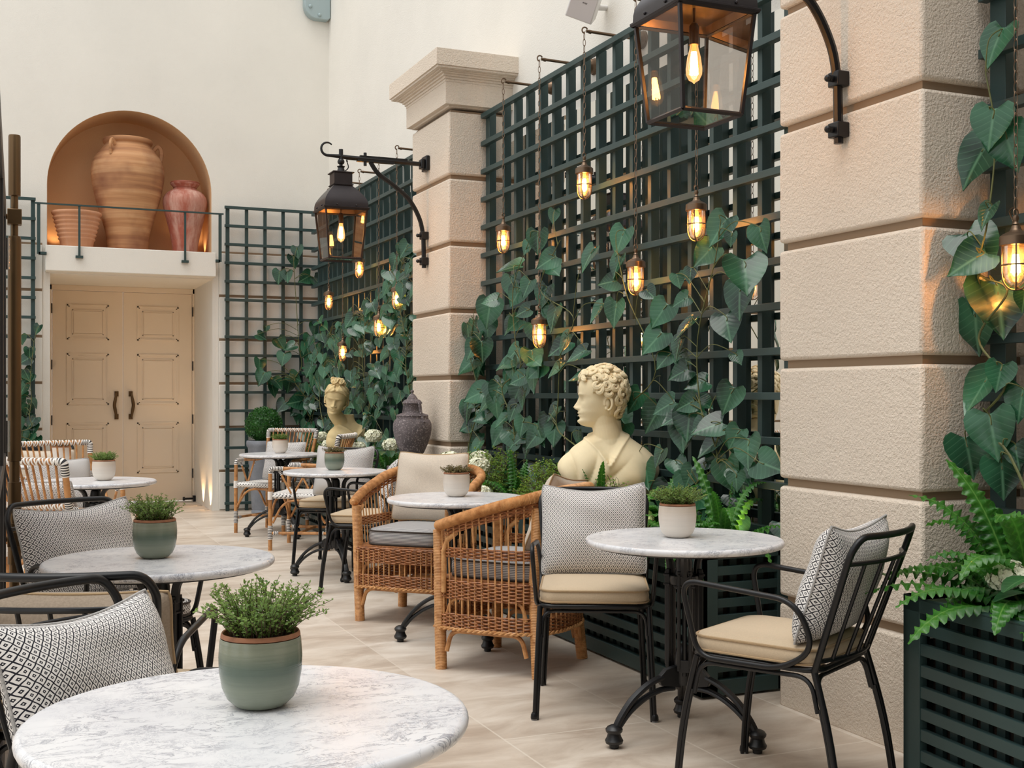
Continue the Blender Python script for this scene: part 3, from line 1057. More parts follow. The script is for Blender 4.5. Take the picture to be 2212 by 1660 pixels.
# ---------------------------------------------------------------- rattan bistro chair
def make_rattan_chair(label, loc, rz, group):
    t = thing('rattan_armchair', label, 'chair', loc, rz, group)
    ft = {1: V((.25, .235, 0)), -1: V((-.25, .235, 0))}
    rp = {s: [V((.218 * s, -.235, 0)), V((.215 * s, -.235, .3)), V((.222 * s, -.245, .5)), V((.240 * s, -.278, .68)), V((.262 * s, -.335, .91))] for s in (1, -1)}
    for s in (1, -1):
        b = MB().tube([ft[s], (.25 * s, .235, .34), (.248 * s, .235, .60)], .0165, 10)
        b.build('leg', MAT['bamboo'], t)
        b = MB().tube(spl(rp[s], 4), .0165, 10)
        b.build('leg', MAT['bamboo'], t)
        b = MB()
        arm = fil([(.248 * s, .235, .58), (.248 * s, .235, .662), (.25 * s, .10, .662), (.246 * s, -.10, .655), (.236 * s, -.27, .668)], [0, .045, .05, .05, 0], 6)
        b.tube(arm, .0155, 10)
        a_ = b.build('arm', MAT['bamboo'], t)
        b = MB()
        for y in (.165, -.075):
            b.tube([(.249 * s, y, .655), (.245 * s, .05 + (.012 if y > 0 else -.012), .462)], .0085, 8)
        b.build('arm_brace', MAT['bamboo'], t)
        w = Parts('binding', MAT['bind'], t)
        w.tube(arm[1:9], .0185, 10, uvs=True)
        w.tube([(.25 * s, .17, .662), (.25 * s, .125, .662)], .0195, 10, uvs=True)
        w.tube([(.249 * s, .163, .65), (.248 * s, .14, .61)], .011, 8, uvs=True)
        w.tube([(.249 * s, -.073, .648), (.248 * s, -.06, .61)], .011, 8, uvs=True)
        w.tube([(.25 * s, .235, .09), (.25 * s, .235, .20)], .0195, 10, uvs=True)
        w.tube([(.218 * s, -.235, .09), (.216 * s, -.235, .20)], .0195, 10, uvs=True)
        w.tube([(.25 * s, .205, .14), (.248 * s, .165, .14)], .016, 8, uvs=True)
        w.tube([(.222 * s, -.2, .14), (.224 * s, -.16, .14)], .016, 8, uvs=True)
        w.tube(spl([(.234 * s, -.268, .625), (.240 * s, -.278, .68), (.244 * s, -.29, .72)], 4), .0205, 10, uvs=True)
        w.tube(spl([(.246 * s, -.23, .664), (.241 * s, -.262, .668)], 3), .020, 10, uvs=True)
        w.tube(fil([rp[s][3] + (rp[s][4] - rp[s][3]) * .72, rp[s][4] + V((0, 0, .012)), rp[s][4] + V((-.055 * s, -.012, .012))], .02, 5), .0205, 10, uvs=True)
        b = MB()
        b.tube([(.25 * s, .235, .14), (.222 * s, -.235, .14)], .0115, 8)
        b.tube(fil([(.246 * s, .215, .22), (.244 * s, .12, .405), (.238 * s, -.10, .405), (.224 * s, -.215, .22)], .12, 7), .0095, 8)
        b.build('side_stretcher', MAT['bamboo'], t)
    b = MB()
    b.tube([(-.25, .235, .14), (.25, .235, .14)], .0115, 8) if False else None
    b.tube([(-.236, 0, .14), (.236, 0, .14)], .0115, 8)
    b.tube(fil([(-.238, .235, .24), (-.13, .235, .405), (.13, .235, .405), (.238, .235, .24)], .12, 7), .0105, 8)
    b.tube(fil([(-.21, -.235, .24), (-.12, -.235, .405), (.12, -.235, .405), (.21, -.235, .24)], .12, 7), .0105, 8)
    b.build('stretcher', MAT['bamboo'], t)
    # woven seat that wraps over its frame
    def seat(u, v):
        a, c = 2 * pi * u, v
        return None
    b = MB()
    Z = [(.0, .415), (.9, .415), (1.0, .422), (1.03, .438), (1.0, .456), (.93, .462), (.5, .456), (0, .453)]
    ol = [(x * (1.0 if y > 0 else .92), y) for x, y in rrect(.250, .245, .04)]
    n = len(ol)
    vs, fs, uv = [], [], []
    for sc, z in Z:
        for x, y in ol:
            k = max(sc, 1e-4)
            vs.append((x * k, y * k, z))
            uv.append((x * k, y * k - (.456 - z) * 1.2 * (1 if y > 0 else -1) if sc > .9 else y * k))
    for j in range(len(Z) - 1):
        for i in range(n):
            fs.append((j * n + i, j * n + (i + 1) % n, (j + 1) * n + (i + 1) % n, (j + 1) * n + i))
    b.add(vs, fs, uv)
    b.build('woven_seat', MAT['dots'], t, angle=180)
    b = Parts('seat_binding', MAT['whitebind'], t)
    for s in (1, -1):
        b.tube([(.25 * s, .235, .41), (.249 * s, .235, .475)], .0205, 10)
        b.tube([(.221 * s, -.243, .41), (.222 * s, -.245, .475)], .0205, 10)
    def rail(z, f):
        out = []
        for i in range(13):
            x = -1 + 2 * i / 12
            k = lerp([(.66, .238), (.68, .240), (.91, .262)], z)
            y0 = lerp([(.45, -.24), (.5, -.245), (.68, -.278), (.91, -.335)], z)
            out.append(V((x * k, y0 - f * (1 - x * x), z + .012 * (1 if z > .9 else 0))))
        return out
    top, low = rail(.91, .045), rail(.69, .03)
    MB().tube(top, .0145, 10).build('top_rail', MAT['bamboo'], t)
    MB().tube(low, .011, 8).build('back_rail', MAT['bamboo'], t)
    seatb = rail(.47, .0)
    for i in range(1, 12):
        p, q, r_ = top[i], low[i], seatb[i]
        q2 = V((q.x * .94, q.y + .004, q.z))
        b = MB().tube([p, q2], .0068, 6).tube([q2, V((r_.x * .88, r_.y + .012, .44))], .0068, 6)
        b.build('back_spindle', MAT['bamboo'], t)
    for rl, rr, rs in ((top, .0185, .0155), (low, .0145, .012)):
        w = MB()
        for i in range(1, 12):
            for e in (-.30, .0, .30):
                p = rl[i] + (rl[min(i + 1, 12)] - rl[i]) * e if e >= 0 else rl[i] + (rl[i - 1] - rl[i]) * -e
                d = (rl[i + 1] - rl[i - 1]).normalized()
                d = (d + V((0, 0, .35 if e else -.35))).normalized()
                u_ = d.orthogonal().normalized()
                v_ = d.cross(u_)
                w.tube([p + (u_ * cos(2 * pi * k / 10) + v_ * sin(2 * pi * k / 10)) * rr for k in range(10)], .0042, 5, True)
        w.build('rail_binding', MAT['whitebind'], t)
    return t

# ---------------------------------------------------------------- wicker tub chair
def make_wicker_chair(label, loc, rz, group):
    t = thing('wicker_armchair', label, 'chair', loc, rz, group)
    U = []
    for i in range(20):
        U.append(V((-.285 - .012 * sin(pi * i / 20), .265 - .30 * i / 20, 0)))
    for i in range(41):
        a = pi + pi * i / 40
        cx, sy = cos(a), sin(a)
        U.append(V((.285 * (abs(cx) ** .8) * (1 if cx > 0 else -1), -.035 - .245 * abs(sy) ** .8, 0)))
    for i in range(1, 21):
        U.append(V((.285 + .012 * sin(pi * (20 - i) / 20), -.035 + .30 * i / 20, 0)))
    def resample(P, n, closed=False):
        Q = P + ([P[0]] if closed else [])
        L = [0]
        for a, c in zip(Q, Q[1:]):
            L.append(L[-1] + (c - a).length)
        out, j = [], 0
        m = n if closed else n - 1
        for i in range(n):
            s = L[-1] * i / m
            while j < len(L) - 2 and L[j + 1] < s:
                j += 1
            f = (s - L[j]) / max(1e-9, L[j + 1] - L[j])
            out.append(Q[j] + (Q[j + 1] - Q[j]) * f)
        return out, L[-1]
    def norm(P, i, closed):
        a = P[(i - 1) % len(P)] if closed or i else P[0]
        c = P[(i + 1) % len(P)] if closed or i < len(P) - 1 else P[-1]
        d = (c - a).normalized()
        return V((-d.y, d.x, 0)) * -1
    def rz_(y):
        tt = min(1, max(0, (.265 - y) / .54))
        return .655 + .175 * tt ** .95
    def flare(z):
        return 1 + (.11 * max(0, z - .46) / .35 if z > .46 else -.02 * (.46 - z) / .46)
    front = fil([U[-1], V((.27, .29, 0)), V((0, .305, 0)), V((-.27, .29, 0)), U[0]], .05, 4)[1:-1]
    closedP, LC = resample(U + front, 210, True)
    openP, LO = resample(U, 160)
    SP = .032
    def strands(P, closed, L, rows, mb, rowfn):
        st = L / (len(P) if closed else len(P) - 1)
        for k, z in rows:
            pts = []
            for i, p in enumerate(P):
                zz = z(p.y) if callable(z) else z
                o = .0048 * cos(pi * (i * st) / SP + pi * (k % 2))
                f = flare(zz)
                nn = norm(P, i, closed)
                pts.append(V((p.x * f, p.y * f if p.y < 0 else p.y, zz)) + nn * o)
            mb.tube(pts, .0040, 4, closed, True)
    b = MB()
    strands(closedP, True, LC, [(k, .200 + .0078 * k) for k in range(9)], b, None)
    b.build('bottom_band', MAT['wicker'], t)
    b = MB()
    strands(closedP, True, LC, [(k, .335 + .0078 * k) for k in range(11)], b, None)
    b.build('seat_band', MAT['wicker'], t)
    b = MB()
    strands(openP, False, LO, [(k, .525 + .0078 * k) for k in range(6)], b, None)
    b.build('arm_band', MAT['wicker'], t)
    b = MB()
    strands(openP[6:-6], False, LO * 148 / 160, [(k, (lambda y, k=k: rz_(y) - .024 - .0078 * k)) for k in range(5)], b, None)
    b.build('top_band', MAT['wicker'], t)
    # braided lower edge
    b = MB()
    for k in range(2):
        pts = []
        for i, p in enumerate(closedP):
            a = 2 * pi * i / 210 * 40 + pi * k
            pts.append(p * 1.012 + V((0, 0, .196 + .005 * sin(a))) + norm(closedP, i, True) * .005 * cos(a))
        b.tube(pts, .0055, 5, True)
    b.build('braided_edge', MAT['cane'], t)
    # upright canes
    b = MB()
    n = int(LO / SP)
    P, _ = resample(U, n)
    for p in P[1:-1]:
        zt = rz_(p.y) - .01
        q = []
        for z in (.195, .33, .42, .53, .6, .7, .8):
            if z < zt:
                f = flare(z)
                q.append(V((p.x * f, p.y * f if p.y < 0 else p.y, z)))
        f = flare(zt)
        q.append(V((p.x * f, p.y * f if p.y < 0 else p.y, zt)))
        b.tube(q, .0042, 6)
    for i in range(17):
        x = -.255 + .51 * i / 16
        b.tube([(x, .298, .2), (x, .298, .40)], .0042, 6)
    b.build('upright_canes', MAT['cane'], t)
    # wrapped top rail
    b = MB()
    P, L = resample(U, 560)
    pts, rad = [], []
    for i, p in enumerate(P):
        z = rz_(p.y)
        f = flare(z)
        pts.append(V((p.x * f, p.y * f if p.y < 0 else p.y, z)))
        e = min(i, 559 - i)
        rad.append((.0245 if e > 3 else .012 + .003 * e) * (1 + .075 * (1 if i % 2 else -1)))
    b.tube(pts, rad, 12)
    b.build('top_rail', MAT['cane'], t)
    def wrapped(mb, pts, r):
        Q, L = resample([V(p) for p in pts], max(8, int(sum((V(c) - V(a)).length for a, c in zip(pts, pts[1:])) / .0035)))
        mb.tube(Q, [r * (1 + .045 * (1 if i % 2 else -1)) for i in range(len(Q))], 10)
    for s in (1, -1):
        b = MB()
        wrapped(b, [(.262 * s, .262, 0), (.270 * s, .262, .2), (.275 * s, .262, .42), (.283 * s, .262, .64)], .027)
        b.build('leg', MAT['cane'], t)
        b = MB()
        wrapped(b, [(.235 * s, -.222, 0), (.222 * s, -.205, .2), (.215 * s, -.195, .4), (.245 * s, -.232, .76)], .027)
        b.build('leg', MAT['cane'], t)
        b = MB()
        wrapped(b, [(.300 * s, .225, .36), (.300 * s, .225, .55), (.30 * s, .205, .60), (.298 * s, .16, .635)], .012)
        b.build('arm_brace', MAT['cane'], t)
    b = MB()
    for pa, pb in (((.265, .275), (-.265, .275)), ((.24, -.225), (-.24, -.225)), ((.285, .245), (.25, -.2)), ((-.285, .245), (-.25, -.2))):
        A, B = V((pa[0], pa[1], 0)), V((pb[0], pb[1], 0))
        d = (B - A).normalized()
        b.tube(fil([A + d * .026 + V((0, 0, .09)), A + d * .05 + V((0, 0, .185)), B - d * .05 + V((0, 0, .185)), B - d * .026 + V((0, 0, .09))], .10, 8), .011, 8)
        b.tube(fil([A + d * .026 + V((0, 0, .25)), A + d * .05 + V((0, 0, .335)), B - d * .05 + V((0, 0, .335)), B - d * .026 + V((0, 0, .25))], .10, 8), .009, 8)
    b.build('arched_brace', MAT['bamboo'], t)
    b = MB()
    b.prism([(p.x * .96, p.y * .96) for p in U] + [(p.x * .96, p.y * .96) for p in front], .402, .422)
    b.build('seat_deck', MAT['wicker'], t)
    return t
# ---------------------------------------------------------------- herb pots
def leafquad(b, p, d, n, L, W):
    d = d.normalized()
    s = d.cross(n)
    s = s.normalized() if s.length > 1e-5 else d.orthogonal().normalized()
    b.add([p, p + d * L * .5 + s * W * .5, p + d * L, p + d * L * .5 - s * W * .5], [(0, 1, 2, 3)], [(0, 0), (.5, .5), (0, 1), (-.5, .5)])
def herb_mesh(seed, n, h, spread, L):
    rng = random.Random(seed)
    st, lf = MB(), MB()
    for i in range(n):
        a = rng.uniform(0, 2 * pi)
        r0 = sqrt(rng.random()) * .05
        lean = rng.uniform(.1, 1.) * spread
        hh = h * rng.uniform(.55, 1.05) * (1 - .35 * (lean / spread) ** 2)
        p0 = V((r0 * cos(a), r0 * sin(a), 0))
        a2 = a + rng.uniform(-.5, .5)
        p1 = p0 + V((lean * .4 * cos(a2), lean * .4 * sin(a2), hh * .6))
        p2 = p0 + V((lean * cos(a2), lean * sin(a2), hh)) + V((rng.uniform(-.01, .01), rng.uniform(-.01, .01), 0))
        P = spl([p0, p1, p2], 5)
        st.tube(P, [.0009 - .0005 * k / (len(P) - 1) for k in range(len(P))], 3, False, False)
        m = int(9 + 7 * rng.random())
        for k in range(m):
            f = .18 + .82 * (k + rng.random()) / m
            q = f * (len(P) - 1)
            j = min(int(q), len(P) - 2)
            p = P[j] + (P[j + 1] - P[j]) * (q - j)
            for s in range(2):
                d = V((rng.uniform(-1, 1), rng.uniform(-1, 1), rng.uniform(-.3, .8)))
                if d.length < .2:
                    continue
                leafquad(lf, p, d, V((rng.uniform(-1, 1), rng.uniform(-1, 1), 1)), L * rng.uniform(.6, 1.25), L * .55)
    return st, lf
def make_pot(kind, label, loc, herb, group, leaf='thyme', sc=1.):
    t = thing('potted_herb', label, 'potted plant', loc, 0, group)
    b = MB()
    prof = [(0, .002), (.034, .0), (.044, .004), (.056, .016), (.064, .034), (.0685, .06), (.0695, .085), (.0675, .112), (.0662, .117)]
    prof = [(r * sc, z) for r, z in prof]
    b.lathe(prof, 40)
    b.build('pot', MAT[kind], t, angle=180)
    b = MB()
    b.lathe([(.0664 * sc, .1185), (.0655 * sc, .1235), (.0640 * sc, .1262), (.0618 * sc, .124), (.0605 * sc, .112)], 40)
    b.build('rim', MAT['rim'], t, angle=180)
    b = MB()
    b.lathe([(0, .116), (.03, .117), (.061 * sc, .112)], 24)
    b.build('soil', MAT['soil'], t)
    st, lf = herb
    if isinstance(st, MB):
        m = Matrix.Translation((0, 0, .113))
        s_ = st.build('stems', MAT['twig'], t, mt=m)
        l_ = lf.build('leaves', MAT[leaf], t, smooth=False, mt=m)
        return t, (s_, l_)
    for o, nm in ((st, 'stems'), (lf, 'leaves')):
        c = o.copy()
        COL.objects.link(c)
        c.parent = t
        if nm == 'leaves' and leaf != 'thyme':
            c.data = c.data.copy()
            c.data.materials[0] = MAT[leaf]
    return t, herb

# ---------------------------------------------------------------- jars in the niche
def make_jars():
    z0 = ZL + .001
    t = thing('terracotta_jar', 'tallest ochre terracotta jar with small loop handles in the arched niche', 'jar', (1.24, 13.27, z0))
    pr = [(0, 0), (.205, 0), (.21, .02), (.215, .12), (.235, .24), (.275, .38), (.325, .55), (.362, .72), (.378, .84), (.372, .93), (.345, 1.01), (.305, 1.07),
          (.29, 1.09), (.285, 1.095), (.262, 1.125), (.24, 1.15), (.235, 1.165), (.252, 1.18), (.258, 1.20), (.252, 1.22), (.235, 1.225), (.21, 1.20), (.20, 1.10), (0, .6)]
    pr = [(r, z) for r, z in pr]
    sm = [(p.x, p.z) for p in spl([(r, 0, z) for r, z in pr[1:-2]], 3)]
    b = MB().lathe([(0, 0)] + sm + [(.2, 1.1), (0, 1.0)], 64)
    b.build('jar_body', MAT['jarbig'], t, angle=60)
    for a in (235, -5, 115):
        m = Matrix.Rotation(R(a), 4, 'Z')
        P = spl([m @ V(p) for p in [(.262, 0, 1.12), (.30, 0, 1.165), (.335, 0, 1.15), (.348, 0, 1.09), (.335, 0, 1.01)]], 5)
        b = MB().tube(P, .017, 8, flat=1.35)
        b.build('loop_handle', MAT['jarbig'], t)
    t = thing('terracotta_jar', 'smaller rosy terracotta jar with pale bloom at the right of the niche', 'jar', (1.83, 13.20, z0))
    pr = [(.125, 0), (.13, .02), (.14, .12), (.165, .25), (.20, .40), (.228, .52), (.236, .58), (.228, .635), (.195, .685), (.15, .715), (.125, .73), (.122, .745), (.135, .765), (.152, .785), (.155, .80), (.148, .808), (.13, .80), (.115, .76)]
    sm = [(p.x, p.z) for p in spl([(r, 0, z * .98) for r, z in pr], 3)]
    MB().lathe([(0, 0)] + sm + [(.1, .7), (0, .6)], 56).build('jar_body', MAT['jarred'], t, angle=60)
    b = MB().lathe([(.1225, .728), (.1265, .742), (.139, .766), (.1535, .775), (.1575, .786), (.150, .797), (.13, .786)], 56)
    b.build('rim', simple('dark terracotta rim', srgb(146, 78, 58), .6), t, angle=60)
    t = thing('ribbed_pot', 'low ribbed terracotta flowerpot at the left of the niche', 'flowerpot', (.715, 13.12, z0))
    pr = [(0, 0), (.155, 0)]
    for i in range(6):
        z = .09 + i * .043
        r = .172 + .0105 * i
        pr += [(r, z), (r + .012, z + .010), (r + .013, z + .02), (r + .004, z + .032)]
    pr += [(.232, .352), (.246, .36), (.252, .374), (.246, .388), (.228, .386), (.20, .30), (0, .25)]
    MB().lathe(pr, 56).build('pot_body', MAT['jarrib'], t, angle=70)
make_jars()

# ---------------------------------------------------------------- stone urn on its pedestal
def make_urn():
    x, y, z0 = 2.73, 8.12, .74
    b = MB()
    b.box(-.13, .13, -.13, .13, 0, .70)
    b.box(-.145, .145, -.145, .145, .70, z0)
    o = b.build('stone_pedestal', MAT['urn'], bevel=.006)
    o.location = (x - .005, y, 0)
    tag(o, 'square dark stone pedestal under the lidded urn, in front of the far pilaster', 'pedestal')
    t = thing('lidded_urn', 'dark pitted stone urn with lid, in front of the far pilaster', 'urn', (x, y, z0))
    pr = [(.0, 0), (.085, 0), (.085, .018), (.06, .03), (.045, .05), (.06, .07), (.085, .10), (.112, .16), (.132, .22), (.140, .27), (.139, .31), (.128, .335), (.118, .343),
          (.118, .350), (.113, .356), (.118, .366), (.110, .376), (.096, .378), (.086, .384), (.066, .388), (.058, .40), (.057, .445), (.06, .452)]
    MB().lathe(pr, 40).build('urn_body', MAT['urn'], t, angle=50)
    lid = [(0, .45), (.062, .452), (.072, .456), (.071, .464), (.058, .480), (.040, .487), (.039, .494), (.033, .50), (.022, .517), (.009, .527), (.007, .532), (.0125, .54), (.011, .55), (0, .555)]
    MB().lathe(lid, 36).build('lid', MAT['urn'], t, angle=50)
    for a in (-70, 110):
        m = Matrix.Rotation(R(a), 4, 'Z')
        P = spl([m @ V(p) for p in [(.055, 0, .452), (.078, 0, .462), (.088, 0, .44), (.098, 0, .39), (.118, 0, .345), (.135, 0, .318)]], 4)
        MB().tube(P, .013, 8, flat=.8).build('handle', MAT['urn'], t)
make_urn()

# ---------------------------------------------------------------- wall lanterns on iron brackets
def make_lantern(label, blabel, y, first=None):
    xw, xl, zt = 2.90, 2.24, 2.975
    t = thing('lantern_bracket', blabel, 'wall bracket', (0, y, 0), 0, 'iron lantern brackets')
    b = MB()
    b.box(xw - .03, xw - .001, -.055, .055, zt - .055, zt + .055)
    b.box(xw - .06, xw - .03, -.032, .032, zt - .04, zt + .03)
    b.build('wall_plate', MAT['iron'], t, bevel=.006)
    b = MB()
    b.tube([(xw - .04, 0, zt - .005), (xl + .05, 0, zt), (xl - .01, 0, zt + .004), (xl - .09, 0, zt + .004)], [.017, .017, .015, .011], 8)
    b.box(xl + .14, xl + .50, -.013, .013, zt - .004, zt + .022)
    b.box(xl + .12, xl + .40, -.02, .02, zt - .022, zt - .006)
    sc_ = [(xl - .09 + .0, 0, zt + .004)] + [(xl - .10 - .045 * sin(a), 0, zt + .05 - .046 * cos(a)) for a in [R(d) for d in range(0, 230, 15)]]
    b.tube(sc_, [.011 - .0055 * i / (len(sc_) - 1) for i in range(len(sc_))], 8)
    for x in (xl + .18,):
        b.tube([(x, 0, zt - .05), (x, 0, zt + .045)], .012, 8)
    b.tube([(xl, 0, zt - .02), (xl, 0, zt + .055)], .016, 8)
    b.build('arm', MAT['iron'], t)
    b = MB()
    P = spl([(xl + .22, 0, zt - .02), (xl + .28, 0, zt - .10), (xl + .40, 0, zt - .18), (xl + .52, 0, zt - .28), (xl + .60, 0, zt - .42), (xl + .628, 0, zt - .56)], 6) + [V((xl + .632, 0, 2.20))]
    b.tube(P, .0175, 8)
    b.build('curved_brace', MAT['iron'], t)
    for z in (2.44, 2.25):
        b = MB()
        b.box(xl + .605, xw - .001, -.03, .03, z - .028, z + .028)
        b.tube([(xl + .58, -.0, z), (xl + .62, -.0, z)], .013, 8)
        b.ball((xl + .583, 0, z), .014, 10, 6)
        b.build('strap', MAT['iron'], t, bevel=.004)
    L = thing('hanging_lantern', label, 'lantern', (xl, y, 0), 0, 'square glazed lanterns')
    z1, z0 = 2.595, 2.235           # shoulder, floor of the glass body
    h1, h0 = .150, .118             # half widths at the top and the bottom
    def sq(h, z):
        return [V((-h, -h, z)), V((h, -h, z)), V((h, h, z)), V((-h, h, z))]
    def loft(b, rows):
        vs = [p for h, z in rows for p in sq(h, z)]
        fs = []
        for i in range(len(rows) - 1):
            for k in range(4):
                fs.append((i * 4 + k, i * 4 + (k + 1) % 4, i * 4 + 4 + (k + 1) % 4, i * 4 + 4 + k))
        return b.add(vs, fs)
    b = MB()
    rows = [(.162, z1 - .014), (.166, z1 - .006), (.166, z1), (.158, z1 + .004), (.157, z1 + .03)]
    for i in range(1, 11):
        f = i / 10
        rows.append((.157 - .090 * (f ** 1.5) * (1.35 - .35 * f) - .0 * f, z1 + .03 + .135 * f ** .85))
    rows += [(.067, z1 + .167), (.074, z1 + .170), (.074, z1 + .176), (.066, z1 + .179), (.066, z1 + .255), (.078, z1 + .258), (.078, z1 + .264), (.03, z1 + .275), (.0, z1 + .276)]
    loft(b, rows)
    b.build('shade', MAT['lantern'], L, angle=25)
    b = MB()
    loft(b, [(.150, z1 - .008), (.135, z1 + .02), (.0, z1 + .03)])
    b.build('inner_reflector', MAT['antique'], L, angle=25)
    b = MB()
    b.lathe([(0, z1 + .27), (.03, z1 + .272), (.022, z1 + .30), (.03, z1 + .312), (.012, z1 + .316), (.012, z1 + .325), (.022, z1 + .332), (.026, z1 + .345), (.021, z1 + .36), (.010, z1 + .367), (.010, zt - .012), (0, zt - .012)], 18)
    b.tube(spl([(.03, 0, z1 + .28), (.055, 0, z1 + .31), (.04, 0, z1 + .36), (.05, 0, zt - .03)], 5), .004, 6)
    b.build('hanger', MAT['iron'], L)
    b = MB()
    for k in range(4):
        a, c = sq(h0, z0)[k], sq(h1, z1 - .01)[k]
        b.tube([a, c], .0085, 4, up=(1, 1, 0))
        a2, c2 = sq(h0, z0)[(k + 1) % 4], sq(h1, z1 - .012)[(k + 1) % 4]
        b.tube([a, a2], .0085, 4, up=(0, 0, 1))
        b.tube([c, c2], .0075, 4, up=(0, 0, 1))
    for k in range(4):
        for z, h in ((z1 + .012, .160),):
            m = Matrix.Rotation(k * pi / 2, 4, 'Z')
            for u in (-.07, .07):
                b.ball(m @ V((u, -h, z)), .006, 8, 6)
    b.build('glazing_frame', MAT['lantern'], L)
    b = MB()
    for k in range(4):
        A, C = sq(h0 - .001, z0), sq(h1 - .001, z1 - .012)
        b.quad(A[k], A[(k + 1) % 4], C[(k + 1) % 4], C[k])
    b.quad(*sq(h0 - .004, z0 + .001))
    b.build('glass', MAT['pane'], L, smooth=False)
    b = MB()
    b.tube([(0, 0, z1 + .03), (0, 0, z1 - .02)], .004, 8)
    b.lathe([(0, z1 - .02), (.012, z1 - .025), (.0175, z1 - .035), (.0175, z1 - .095), (.019, z1 - .10), (.0, z1 - .10)], 18)
    b.build('lamp_holder', MAT['antique'], L)
    b = MB()
    zb = z1 - .10
    b.lathe([(.014, zb), (.016, zb - .015), (.024, zb - .045), (.029, zb - .085), (.028, zb - .105), (.019, zb - .124), (.006, zb - .132), (0, zb - .138)], 22)
    bulb = b.build('bulb', MAT['amber'], L, angle=180)
    b = MB()
    for k in range(8):
        a = 2 * pi * k / 8
        b.tube([(.007 * cos(a), .007 * sin(a), zb - .025), (.013 * cos(a), .013 * sin(a), zb - .105)], .0034, 5)
    b.build('filament', MAT['fil2'], bulb)
    return L
make_lantern('square glazed lantern hanging from the far pilaster', 'black iron scroll bracket on the far pilaster', 8.27)
make_lantern('large square glazed lantern at the top of the picture, hung from the near pilaster', 'black iron bracket on the near pilaster, its curved brace strapped to the stone', 3.553)

# ---------------------------------------------------------------- chain-hung well-glass pendants
def chain(b, p0, p1, pitch=.034):
    p0, p1 = V(p0), V(p1)
    L = (p1 - p0).length
    n = max(1, int(L / pitch))
    for i in range(n):
        c = p0 + (p1 - p0) * ((i + .5) / n)
        h = L / n * .62
        w = .0075
        pts = []
        for k in range(10):
            a = 2 * pi * k / 10
            u, v = w * cos(a), h * sin(a) * (1 if abs(sin(a)) < .99 else 1)
            pts.append(c + (V((u, 0, v)) if i % 2 else V((0, u, v))))
        b.tube(pts, .0019, 4, True)
def make_pendant(label, y, zc, proto=None, hook=True):
    """zc: height of the bulb's middle"""
    x, zh = 3.0, 3.30
    t = thing('pendant_lamp', label, 'pendant lamp', (x, y, zc), 0, 'chain hung well glass lamps')
    if proto is None:
        b = MB()
        b.lathe([(0, .118), (.012, .116), (.016, .105), (.020, .098), (.040, .088), (.050, .080), (.051, .052), (.046, .050), (.0, .052)], 28)
        b.lathe([(0, .15), (.008, .148), (.011, .138), (.007, .128), (.012, .120), (0, .118)], 14)
        b.tube([(.010 * cos(a), .0, .158 + .012 * sin(a)) for a in [2 * pi * k / 12 for k in range(12)]], .0025, 5, True)
        b.tube(spl([(.0, .012, .12), (.02, .03, .135), (.01, .035, .165), (0, .012, .175)], 5), .003, 6)
        b.build('cap', MAT['antique'], t)
        b = MB()
        b.lathe([(.038, .052), (.0385, -.02), (.037, -.045), (.030, -.066), (.017, -.080), (0, -.085)], 28)
        b.build('glass_jar', MAT['glass'], t, angle=180)
        b = MB()
        for k in range(4):
            a = pi / 4 + pi / 2 * k
            P = spl([(.0425 * cos(a), .0425 * sin(a), z) if r is None else (r * cos(a), r * sin(a), z) for r, z in ((None, .055), (None, .0), (.0415, -.045), (.033, -.072), (.018, -.088), (0, -.092))], 4)
            b.tube(P, .0028, 6)
        for z in (-.012,):
            b.tube([(.044 * cos(a), .044 * sin(a), z) for a in [2 * pi * k / 28 for k in range(28)]], .0028, 6, True)
        b.build('cage', MAT['antique'], t)
        b = MB()
        b.lathe([(.010, .052), (.012, .03), (.018, .005), (.0205, -.022), (.018, -.04), (.008, -.054), (0, -.056)], 18)
        bulb = b.build('bulb', MAT['amber'], t, angle=180)
        b = MB()
        for k in range(6):
            a = 2 * pi * k / 6
            b.tube([(.006 * cos(a), .006 * sin(a), .022), (.0125 * cos(a), .0125 * sin(a), -.036)], .0040, 5)
        b.build('filament', MAT['fil'], bulb)
    else:
        for ch in proto.children:
            if ch.name.startswith(('chain', 'hook_arm', 'rose')):
                continue
            c = ch.copy()
            COL.objects.link(c)
            c.parent = t
            for g in ch.children:
                d = g.copy()
                COL.objects.link(d)
                d.parent = c
    b = MB()
    chain(b, (0, 0, zh - zc - .008), (0, 0, .17))
    b.build('chain', MAT['antique'], t)
    b = MB()
    b.tube([(.012, 0, zh - zc + .006), (XR - x - .05, 0, zh - zc)], .009, 10)
    b.tube([(.0, 0, zh - zc)] + [(.004 - .018 * sin(a), 0, zh - zc + .008 - .018 * cos(a)) for a in [R(d) for d in range(20, 250, 20)]], .0045, 6)
    for xx in (.03, XR - x - .06):
        b.tube([(xx, 0, zh - zc + .004), (xx + .012, 0, zh - zc + .004)], .0115, 10)
    b.build('hook_arm', MAT['antique'], t)
    m = Matrix.Rotation(-pi / 2, 4, 'Y')
    b = MB().lathe([(0, .075), (.02, .072), (.038, .055), (.046, .03), (.047, .012), (.052, .010), (.052, 0), (0, 0)], 24, (XR - x, 0, zh - zc), m)
    b.build('rose', MAT['antique'], t)
    return t
p1 = make_pendant('lit pendant lamp nearest the far pilaster on the large trellis', 7.065, 2.275)
make_pendant('lit pendant lamp hanging lowest among leaves on the large trellis, second from the far pilaster', 6.503, 1.635, p1)
make_pendant('lit pendant lamp hanging highest in the middle of the large trellis', 5.901, 2.45, p1)
make_pendant('lit pendant lamp on the large trellis above the nearer bust', 5.316, 1.865, p1)
make_pendant('lit pendant lamp on the large trellis just below the big lantern', 4.738, 2.075, p1)
